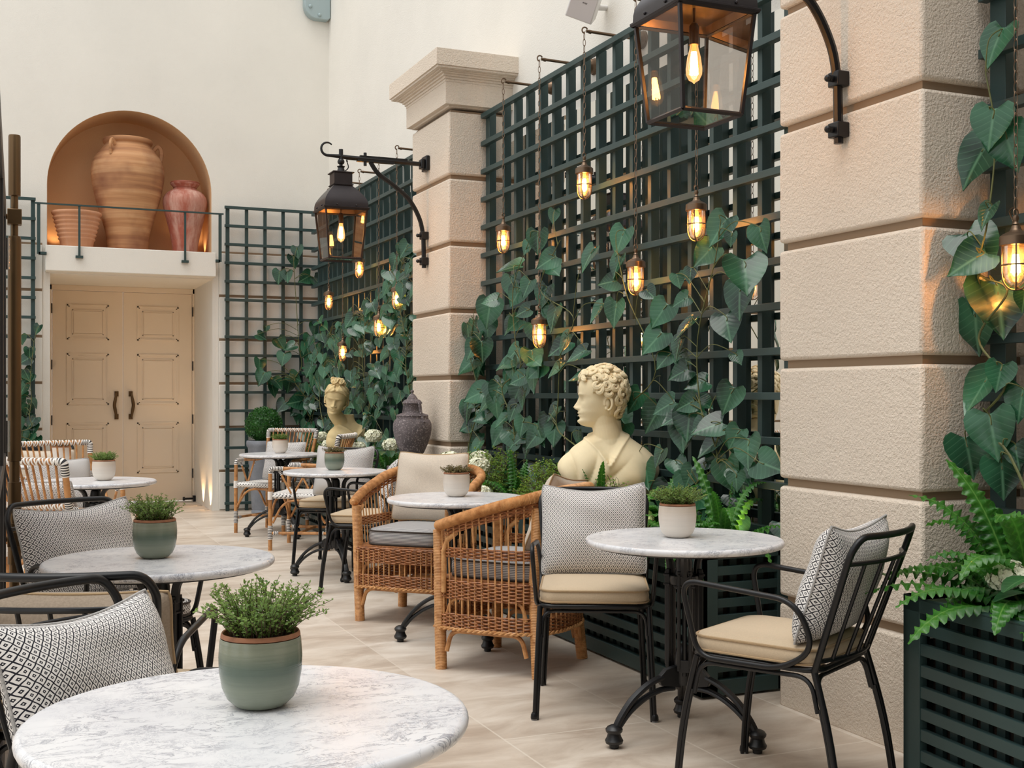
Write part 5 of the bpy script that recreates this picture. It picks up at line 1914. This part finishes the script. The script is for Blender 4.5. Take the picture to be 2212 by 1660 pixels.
# ---------------------------------------------------------------- ferns with ruffled fronds
def fern(label, loc, n, L, W, seed, up=.7, lean=None, group='ruffled ferns', only=None):
    rng = random.Random(seed)
    t = thing('ruffled_fern', label, 'fern', loc, 0, group)
    b = MB()
    for i in range(n):
        a = 2 * pi * (i + rng.random() * .7) / n if only is None else R(rng.choice(only) + rng.uniform(-16, 16))
        el = R(rng.uniform(28, 80)) * up / .7
        el = min(el, R(86))
        LL = L * rng.uniform(.65, 1.12)
        d = V((cos(a) * cos(el), sin(a) * cos(el), sin(el)))
        if lean:
            d = (d + V(lean)).normalized()
        bend = rng.uniform(.5, 1.25)
        P, p, v = [], V((0.02 * cos(a), 0.02 * sin(a), 0)), d.copy()
        m = 80
        for k in range(m + 1):
            P.append(p.copy())
            p = p + v * (LL / m)
            v = (v + V((0, 0, -1)) * bend * 1.9 / m * (.35 + 1.5 * k / m)).normalized()
        side0 = V((-sin(a), cos(a), 0))
        ph, fq = rng.uniform(0, 6), rng.uniform(14, 20)
        vs, uv, fs = [], [], []
        for k, q in enumerate(P):
            f = k / m
            tg = (P[min(k + 1, m)] - P[max(k - 1, 0)]).normalized()
            sd = (side0 - tg * side0.dot(tg)).normalized()
            nn = tg.cross(sd) * -1
            w = W * (min(1, f * 3.2) ** .7) * (1 - f ** 3.2) ** .8 + .002
            rf = sin(2 * pi * fq * f + ph)
            for j, tt in enumerate((-1, -.55, 0, .55, 1)):
                at = abs(tt)
                ru = w * .45 * rf * (1 if tt > 0 else -1) * at ** 1.5
                ww = w * (1 + .16 * cos(2 * pi * fq * f + ph) * at)
                vs.append(q + sd * (tt * ww) + nn * (ru + .22 * w * at))
                uv.append((tt * .5, f * 2.2))
        for k in range(m):
            for j in range(4):
                o = k * 5 + j
                fs.append((o, o + 1, o + 6, o + 5))
        b.add(vs, fs, uv)
    b.build('fronds', MAT['fern'], t, angle=180)
    return t
zs = .56
fern('big ruffled fern spilling over the bottom right planter', (2.88, 2.68, zs), 36, .50, .042, 2, .72, lean=(-.22, .03, 0))
fern('ruffled fern in front of the nearer bust with one tall frond', (2.78, 5.30, zs), 12, .40, .026, 3, .8)
fern('ruffled fern between the nearer bust and the white pot table', (2.84, 4.82, zs), 16, .40, .032, 4, .7)
fern('ruffled fern at the near end of the planter beside the near pilaster', (2.86, 4.32, zs), 18, .46, .026, 5, .7, lean=(-.15, 0, 0))
fern('bright fern with broad upright fronds among the wiry shrubs', (2.82, 6.40, zs), 11, .36, .034, 6, 1.0)
fern('ruffled fern beneath the urn at the far pilaster end of the large trellis', (2.80, 7.60, zs), 14, .40, .022, 7, .55, lean=(-.2, 0, 0))
fern('low ruffled fern right of the nearer bust behind the white pot', (2.74, 4.95, zs), 14, .34, .026, 12, .6, lean=(-.25, 0, 0))
fern('ruffled fern hanging over the planter edge behind the table nearest on the right', (2.72, 4.42, zs), 14, .36, .024, 13, .5, lean=(-.3, -.05, 0))
fern('dark fern under the lidded urn in the far planter', (2.84, 8.95, zs), 16, .36, .034, 8, .8)
fern('fern in the far planter beside the farther bust', (2.82, 9.9, zs), 14, .38, .030, 9, .85)

# ---------------------------------------------------------------- wiry shrubs
def wiry(label, loc, r, h, n, seed, group='wire vine shrubs', dens=16):
    rng = random.Random(seed)
    t = thing('wire_vine_shrub', label, 'shrub', loc, 0, group)
    st, lf = MB(), MB()
    for i in range(n):
        p = V((rng.uniform(-.3, .3) * r[0], rng.uniform(-.3, .3) * r[1], 0))
        a = rng.uniform(0, 2 * pi)
        v = V((cos(a) * .6, sin(a) * .6, rng.uniform(.5, 1.2))).normalized()
        P = [p.copy()]
        for k in range(9):
            v = (v + V((rng.uniform(-.7, .7), rng.uniform(-.7, .7), rng.uniform(-.55, .5)))).normalized()
            q = p + v * .05
            if (q.x / r[0]) ** 2 + (q.y / r[1]) ** 2 + (q.z / h) ** 2 > 1.15 or q.z < 0:
                v = (V((0, 0, h * .4)) - p).normalized() + V((rng.uniform(-.5, .5), rng.uniform(-.5, .5), 0))
                v.normalize()
                q = p + v * .05
            p = q
            P.append(p.copy())
        Q = spl(P, 2)
        st.tube(Q, .0011, 3, False, False)
        for k in range(dens):
            w = rng.choice(Q) + V((rng.uniform(-.008, .008), rng.uniform(-.008, .008), rng.uniform(-.008, .008)))
            d = V((rng.uniform(-1, 1), rng.uniform(-1, 1), rng.uniform(-.4, .8)))
            leafquad(lf, w, d if d.length > .1 else V((1, 0, 0)), V((rng.uniform(-1, 1), rng.uniform(-1, 1), 1)), rng.uniform(.011, .020), .012)
    st.build('stems', MAT['twig'], t)
    lf.build('leaves', MAT['wire'], t, smooth=False)
wiry('bushy wire vine in the planter left of the nearer bust', (2.86, 6.05, zs - .02), (.20, .36), .34, 250, 21, dens=42)
wiry('wire vine tangled in front of the nearer bust', (2.76, 5.12, zs), (.13, .24), .30, 80, 22, dens=18)
wiry('tall wire vine at the far pilaster end of the large trellis', (2.88, 6.95, zs - .02), (.20, .36), .42, 230, 23, dens=38)
wiry('wire vine in the far planter in front of the farther bust', (2.80, 10.15, zs), (.16, .4), .26, 120, 24)
wiry('wire vine in the far planter near the end wall', (2.84, 11.4, zs), (.18, .5), .30, 130, 25)

# ---------------------------------------------------------------- hydrangeas
def petal(b, p, d, n, L):
    s = d.cross(n)
    s = s.normalized() if s.length > 1e-5 else d.orthogonal().normalized()
    m = s.cross(d)
    out = [(0, .0), (.32, .30), (.5, .62), (.32, .95), (-.32, .95), (-.5, .62), (-.32, .30)]
    b.add([p + s * x * L + d * y * L + m * (.18 * L * (x * x * 4 - y * .4)) for x, y in out] + [p + d * .55 * L], [(7, i, (i + 1) % 7) for i in range(7)])
def hydrangea(label, loc, heads, seed, group='white hydrangeas', mat='petal', nl=12):
    rng = random.Random(seed)
    t = thing('hydrangea', label, 'flowering plant', loc, 0, group)
    lf, st = MB(), MB()
    for hx, hy, hz, r in heads:
        c = V((hx, hy, hz))
        st.tube(spl([(hx * .3, hy * .3, 0), (hx * .8, hy * .8, hz * .6), c], 4), .004, 6)
        b = MB()
        b.ball(c + V((0, 0, -.15 * r)), (r * .78, r * .78, r * .6), 12, 8)
        k, N = 0, 120
        for i in range(N):
            z = 1 - 1.7 * (i + .5) / N
            a = i * 2.39996
            q = sqrt(max(0, 1 - z * z))
            n = V((q * cos(a), q * sin(a), z)) + V((rng.uniform(-.15, .15), rng.uniform(-.15, .15), rng.uniform(-.15, .15)))
            n.normalize()
            p = c + V((n.x, n.y, n.z * .78)) * r * rng.uniform(.86, 1.16)
            u = n.orthogonal().normalized()
            u = Matrix.Rotation(rng.uniform(0, 6.28), 3, n) @ u
            for j in range(4):
                d = Matrix.Rotation(j * pi / 2, 3, n) @ u
                petal(b, p, (d + n * rng.uniform(.0, .6)).normalized(), n, r * .33)
        b.build('flower_head', MAT[mat], t, smooth=False)
    for i in range(nl):
        a = rng.uniform(0, 2 * pi)
        rr = rng.uniform(.05, .14)
        p = V((rr * cos(a), rr * sin(a), rng.uniform(.05, .22)))
        d = V((cos(a), sin(a), rng.uniform(-.5, .25)))
        s = d.cross(V((0, 0, 1))).normalized()
        L, w = rng.uniform(.09, .14), .033
        n = s.cross(d)
        vs, uv, fs = [], [], []
        for k in range(7):
            f = k / 6
            ww = w * sin(pi * min(.98, f * .9 + .06)) ** .8
            for tt in (-1, 0, 1):
                vs.append(p + d * L * f + s * ww * tt + n * (.3 * ww * abs(tt) - .25 * L * f * f))
                uv.append((tt * .45, f))
        for k in range(6):
            for j in range(2):
                o = k * 3 + j
                fs.append((o, o + 1, o + 4, o + 3))
        lf.add(vs, fs, uv)
    st.build('stems', MAT['stem'], t)
    lf.build('leaves', MAT['hydleaf'], t, angle=180)
hydrangea('white hydrangea in front of the foot of the far pilaster', (2.80, 7.28, zs), [(-.05, .10, .235, .085), (.06, -.16, .275, .062), (-.08, -.32, .16, .055)], 51)
hydrangea('hydrangea low in the planter behind the tub chair with the white pot', (2.74, 6.62, zs), [(-.06, .0, .10, .05), (.0, .22, .25, .06)], 52)
hydrangea('lime green hydrangea behind the white potted herb at the near end of the large trellis', (2.76, 4.62, zs), [(-.08, .10, .12, .06), (-.05, -.16, .10, .055), (.0, .25, .16, .05)], 53, mat='petalgreen')
hydrangea('white and lime hydrangea in the bottom right planter', (2.80, 2.50, zs), [(-.06, .12, .16, .05), (-.05, -.03, .14, .055)], 54)
hydrangea('white hydrangea in the far planter left of the urn', (2.82, 8.98, zs + .06), [(-.05, .25, .30, .06), (.0, -.05, .24, .055), (-.1, .5, .2, .05)], 55)
hydrangea('white hydrangea in the far planter left of the farther bust', (2.82, 10.9, zs), [(-.03, .1, .30, .05), (-.05, -.2, .24, .045)], 56)

# ---------------------------------------------------------------- clipped box ball in a tall lead planter
def boxwood():
    x, y, zt = 2.53, 12.42, .78
    t = thing('boxwood_ball', 'clipped boxwood ball in a tall grey lead planter by the end wall trellis', 'potted plant', (x, y, 0))
    b = MB().lathe([(0, 0), (.125, 0), (.13, .03), (.12, .05), (.125, .06), (.165, .70), (.178, .72), (.182, .75), (.178, .775), (.16, .778), (.15, .74), (0, .73)], 32)
    b.build('lead_planter', MAT['lead'], t, angle=50)
    rng = random.Random(9)
    b = MB()
    c = V((0, 0, zt + .155))
    b.ball(c, (.165, .165, .16), 20, 14)
    for i in range(3600):
        n = V((rng.gauss(0, 1), rng.gauss(0, 1), rng.gauss(0, 1))).normalized()
        p = c + n * (.165 + .025 * rng.random()) * (1 if n.z > -.6 else .9)
        d = n * .7 + V((rng.uniform(-1, 1), rng.uniform(-1, 1), rng.uniform(-1, 1)))
        leafquad(b, p, d, n + V((rng.uniform(-.6, .6), rng.uniform(-.6, .6), rng.uniform(-.6, .6))), .021, .014)
    b.build('foliage', MAT['box'], t, smooth=False)
boxwood()
t = thing('planting_trough', 'black trough at the foot of the end wall trellis left of the door', 'planter', (.10, 12.62, 0))
b = MB()
b.box(-.5, .24, -.16, .16, 0, .70); b.box(-.52, .26, -.18, .18, .70, .745)
b.build('trough', MAT['castiron'], t, bevel=.006)
MB().box(-.47, .21, -.13, .13, .735, .75).build('soil', MAT['soil'], t)
# ---------------------------------------------------------------- tables and what stands on them
tabs = [((.373, 1.945), 0, 'round marble bistro table nearest the viewer, bottom left, with a green pot'),
        ((.463, 3.90), 20, 'round marble bistro table second from the viewer on the left, with a green pot'),
        ((.52, 7.60), 10, 'round marble bistro table far left by the door, with a cream pot, between rattan chairs'),
        ((.40, 9.68), 40, 'round marble bistro table farthest left, half hidden behind the rattan chairs'),
        ((2.27, 10.42), 168, 'round marble bistro table farthest on the right, under the farther bust, with a cream pot'),
        ((2.115, 7.95), 150, 'grey veined round bistro table with a green pot, right row, in front of the urn'),
        ((2.135, 5.63), 160, 'round marble bistro table between the two wicker tub chairs, with a cream pot'),
        ((2.29, 3.70), 180, 'round marble bistro table nearest on the right, with a cream pot')]
tp = None
for (xy, rz, lab) in tabs:
    if tp is None:
        tp = make_table(lab, (xy[0], xy[1], 0), rz, 'marble bistro tables')
    else:
        dup(tp, (xy[0], xy[1], 0), rz, lab)
pots = [('potgreen', (.40, 1.99), 'green glazed pot of thyme on the table nearest the viewer', 'thyme', 0),
        ('potgreen', (.45, 3.93), 'green glazed pot of thyme on the second table on the left', 'thyme', 1),
        ('potcream', (.57, 7.60), 'cream pot of bright thyme on the far left table by the door', 'thyme', 2),
        ('potcream', (.41, 9.72), 'pot of brownish herb showing above the farthest left rattan chair', 'dryherb', 2),
        ('potcream', (2.285, 10.50), 'cream pot on the farthest right table, in front of a rattan chair back', 'thyme', 2),
        ('potgreen', (2.12, 8.00), 'green glazed pot with a low brown herb on the grey veined table', 'dryherb', 3),
        ('potcream', (2.145, 5.67), 'cream pot with a low brown herb on the table between the tub chairs', 'dryherb', 3),
        ('potcream', (2.28, 3.73), 'cream pot with a dense herb on the table nearest on the right', 'thyme', 4)]
kinds = [herb_mesh(1, 190, .098, .080, .0082), herb_mesh(2, 170, .088, .066, .0080), herb_mesh(3, 130, .062, .048, .0080), herb_mesh(4, 130, .050, .050, .007), herb_mesh(5, 230, .078, .070, .0078)]
hp = {}
for kind, xy, lab, lf, k in pots:
    t, h = make_pot(kind, lab, (xy[0], xy[1], .7352), hp.get(k, kinds[k]), 'pots of herbs on the tables', lf)
    hp[k] = h

# ---------------------------------------------------------------- chairs
def local(loc, rz, y, z, lean=0., x=0., twist=0., yaw=0.):
    return (Matrix.Translation((loc[0], loc[1], 0)) @ Matrix.Rotation(R(rz), 4, 'Z') @ Matrix.Translation((x, y, z)) @ Matrix.Rotation(R(yaw), 4, 'Z')
            @ Matrix.Rotation(R(lean), 4, 'X') @ Matrix.Rotation(R(twist), 4, 'Y'))
iron = [((.305, 2.43), -135, 'black iron armchair nearest the viewer at the bottom left', 'patterned', ('diamond patterned cushion on the nearest iron chair, bottom left', 'patterned seat pad of the nearest iron chair at the bottom left', True)),
        ((.235, 3.22), -22, 'black iron armchair seen from behind with a taupe linen cushion inside its back', 'linen', ('taupe linen cushion seen from behind through the iron chair back', 'sand seat pad of the iron chair that turns its back to the viewer', False)),
        ((.37, 4.56), -152, 'black iron armchair behind the second table on the left', 'patterned', ('diamond patterned cushion behind the second table on the left', 'patterned seat pad of the iron chair behind the second left table', True)),
        ((2.31, 3.13), 28, 'black iron armchair in the right foreground, its back against the picture right', 'patterned', ('diamond patterned cushion seen from the side on the right foreground chair', 'sand seat pad of the iron chair in the right foreground', False)),
        ((2.215, 4.27), 153, 'black iron armchair facing the viewer between the wicker chair and the nearest right table', 'patterned', ('diamond patterned cushion facing the viewer in front of the nearer bust', 'sand seat pad of the iron chair left of the nearest right table', False)),
        ((2.25, 8.47), 146, 'black iron armchair behind the grey veined table, facing the viewer', 'patterned', ('diamond patterned cushion behind the grey veined table', 'sand seat pad of the iron chair behind the grey veined table', False)),
        ((2.19, 7.37), 57, 'black iron armchair just behind the farther wicker tub chair', 'patterned', ('diamond patterned cushion peeking out behind the farther tub chair', 'sand seat pad of the iron chair just behind the farther tub chair', False)),
        ((.33, 10.5), 180, 'black iron armchair at the farthest left table, only its top rail showing', 'cream', ('pale linen cushion on the farthest left iron chair', 'sand seat pad of the farthest left iron chair', False))]
ip = None
for i, (xy, rz, lab, kind, (pl, sl, patseat)) in enumerate(iron):
    loc = (xy[0], xy[1], 0)
    if ip is None:
        ip = make_iron_chair(lab, loc, rz, 'black iron armchairs')
    else:
        dup(ip, loc, rz, lab)
    slab_cushion('seat_cushion', .212, .21, .06, .055, .014, MAT['pattern'] if patseat else MAT['seatcloth'], MAT['piping'] if patseat else MAT['sandpiping'], sl, 'seat cushion',
                 local(loc, rz, .01, .4435), 'seat pads of the iron chairs', planar=patseat)
    if kind == 'patterned':
        tw, ya = [(0, 0), (0, 0), (2, 0), (0, 0), (2, -6), (0, 0), (0, 0), (0, 0)][i]
        pillow(pl, [.47, .45, .49, .45, .455, .46, .45, .45][i], [.345, .3, .375, .40, .405, .40, .39, .3][i], .16, MAT['pattern'], MAT['palepiping'], local(loc, rz, -.135, .50, 18, 0, tw, ya), i, .13, group='diamond patterned cushions')
    else:
        pillow(pl, .49, .295, .15, MAT['linenback'] if kind == 'linen' else MAT['linen'], MAT['sandpiping'], local(loc, rz, -.145, .512, 17), i, .04, group='linen cushions')
ratt = [((2.295, 10.83), 136, 'rattan armchair behind the farthest right table, by the boxwood ball', 'patterned cushion on the rattan chair by the boxwood ball'),
        ((2.315, 9.60), 60, 'rattan armchair seen from its side between the two farther right tables', 'patterned cushion on the rattan chair between the two farther right tables'),
        ((.344, 6.74), -46, 'rattan armchair turning its back to the viewer at the far left table', 'patterned cushion seen through the slats of the nearer left rattan chair'),
        ((.43, 8.42), -161, 'rattan armchair facing the viewer behind the far left table', 'patterned cushion on the rattan chair behind the far left table')]
rp_ = None
for i, (xy, rz, lab, pl) in enumerate(ratt):
    loc = (xy[0], xy[1], 0)
    if rp_ is None:
        rp_ = make_rattan_chair(lab, loc, rz, 'rattan armchairs')
    else:
        dup(rp_, loc, rz, lab)
    pillow(pl, .43, .37, .13, MAT['pattern'], MAT['palepiping'], local(loc, rz, -.135, .466, 15), 20 + i, .04, group='cushions on the rattan chairs')
wick = [((2.22, 5.05), 38.5, 'nearer wicker tub chair, its side and back towards the viewer', 'grey striped seat cushion inside the nearer wicker tub chair', 'linen cushion leaning askew in the nearer wicker tub chair', 8, 12),
        ((2.20, 6.36), 136, 'farther wicker tub chair, open towards the viewer', 'grey striped seat cushion of the farther wicker tub chair', 'oatmeal linen cushion in the farther wicker tub chair', 0, 8)]
wp = None
for i, (xy, rz, lab, sl, pl, tw, ln) in enumerate(wick):
    loc = (xy[0], xy[1], 0)
    if wp is None:
        wp = make_wicker_chair(lab, loc, rz, 'wicker tub chairs')
    else:
        dup(wp, loc, rz, lab)
    slab_cushion('seat_cushion', .245, .235, .10, .085, .02, MAT['greystripe'], MAT['piping'], sl, 'seat cushion', local(loc, rz, .02, .423), 'grey striped seat cushions')
    pillow(pl, .44 if i == 0 else .46, .385 if i == 0 else .42, .13, MAT['linen'], MAT['sandpiping'], local(loc, rz, -.09 if i else -.11, .525 if i == 0 else .525, ln + 8, .03 if i == 0 else .02, tw, 0), 30 + i, .05, group='linen cushions')

# ---------------------------------------------------------------- light, sky, camera
def lamp(typ, loc, power, col, size=.05, rot=None, spot=None, parent=None):
    d = bpy.data.lights.new('warm_light', typ)
    d.energy, d.color = power, col
    if typ in ('POINT', 'SPOT'):
        d.shadow_soft_size = size
    if spot:
        d.spot_size, d.spot_blend = R(spot), .6
    o = bpy.data.objects.new('warm_light', d)
    COL.objects.link(o)
    o.location = loc
    if rot:
        o.rotation_euler = tuple(R(a) for a in rot)
    if parent:
        o.parent = parent
    return o
WARM = (1., .62, .30)
def uplight(label, loc, power, tilt=(180, 0, 0), spot=110):
    b = MB().lathe([(0, 0), (.030, 0), (.032, .03), (.026, .034), (.022, .026), (0, .024)], 18)
    o = b.build('uplight', MAT['castiron'])
    o.location = loc
    tag(o, label, 'uplight', 'small uplights')
    lamp('SPOT', (0, 0, .045), power, WARM, .02, tilt, spot, o)
uplight('small uplight hidden behind the rosy jar in the niche', (2.03, 13.42, ZL + .002), 4, (180, -8, 0), 120)
uplight('small uplight in the left corner of the niche', (.50, 13.50, ZL + .002), 3, (180, 8, 0), 120)
uplight('small uplight at the foot of the right door jamb nearest the courtyard', (2.05, 13.12, -.032), 20, (180, -4, 0), 85)
uplight('small uplight at the foot of the right door jamb deep in the recess', (2.05, 13.62, -.032), 20, (180, -4, 0), 85)
uplight('small amber uplight in the planter beside the near pilaster', (3.02, 4.45, .565), 13, (180, 0, 0), 140)
uplight('small amber uplight in the planter right of the nearer bust', (3.02, 4.90, .565), 5, (180, 0, 0), 140)
uplight('small amber uplight in the planter left of the nearer bust', (3.06, 6.05, .565), 6, (180, 0, 0), 140)
uplight('small amber uplight in the far planter', (3.03, 8.9, .565), 8, (180, 0, 0), 140)

w = bpy.data.worlds.new('daylight')
SC.world = w
w.use_nodes = True
nt = w.node_tree
nt.nodes.clear()
bg = nt.nodes.new('ShaderNodeBackground')
bg.inputs[0].default_value = (.97, .985, 1.0, 1)
bg.inputs[1].default_value = 1.4
nt.links.new(bg.outputs[0], nt.nodes.new('ShaderNodeOutputWorld').inputs[0])
s = bpy.data.lights.new('sun', 'SUN')
s.energy, s.angle, s.color = 1.75, R(40), (1., .97, .92)
so = bpy.data.objects.new('sun', s)
COL.objects.link(so)
so.rotation_euler = (R(8), R(-19), 0)

cam = bpy.data.cameras.new('camera')
cam.sensor_width, cam.lens = 36., 41.34
cam.shift_y = .0104
cam.clip_start = .05
co = bpy.data.objects.new('camera', cam)
COL.objects.link(co)
co.location = (0, 0, 1.26)
co.rotation_euler = (R(90), 0, R(-23.43))
SC.camera = co
vs = SC.view_settings
vs.view_transform, vs.look, vs.gamma, vs.use_curve_mapping = 'Standard', 'None', 1., False
vs.exposure = -0.16
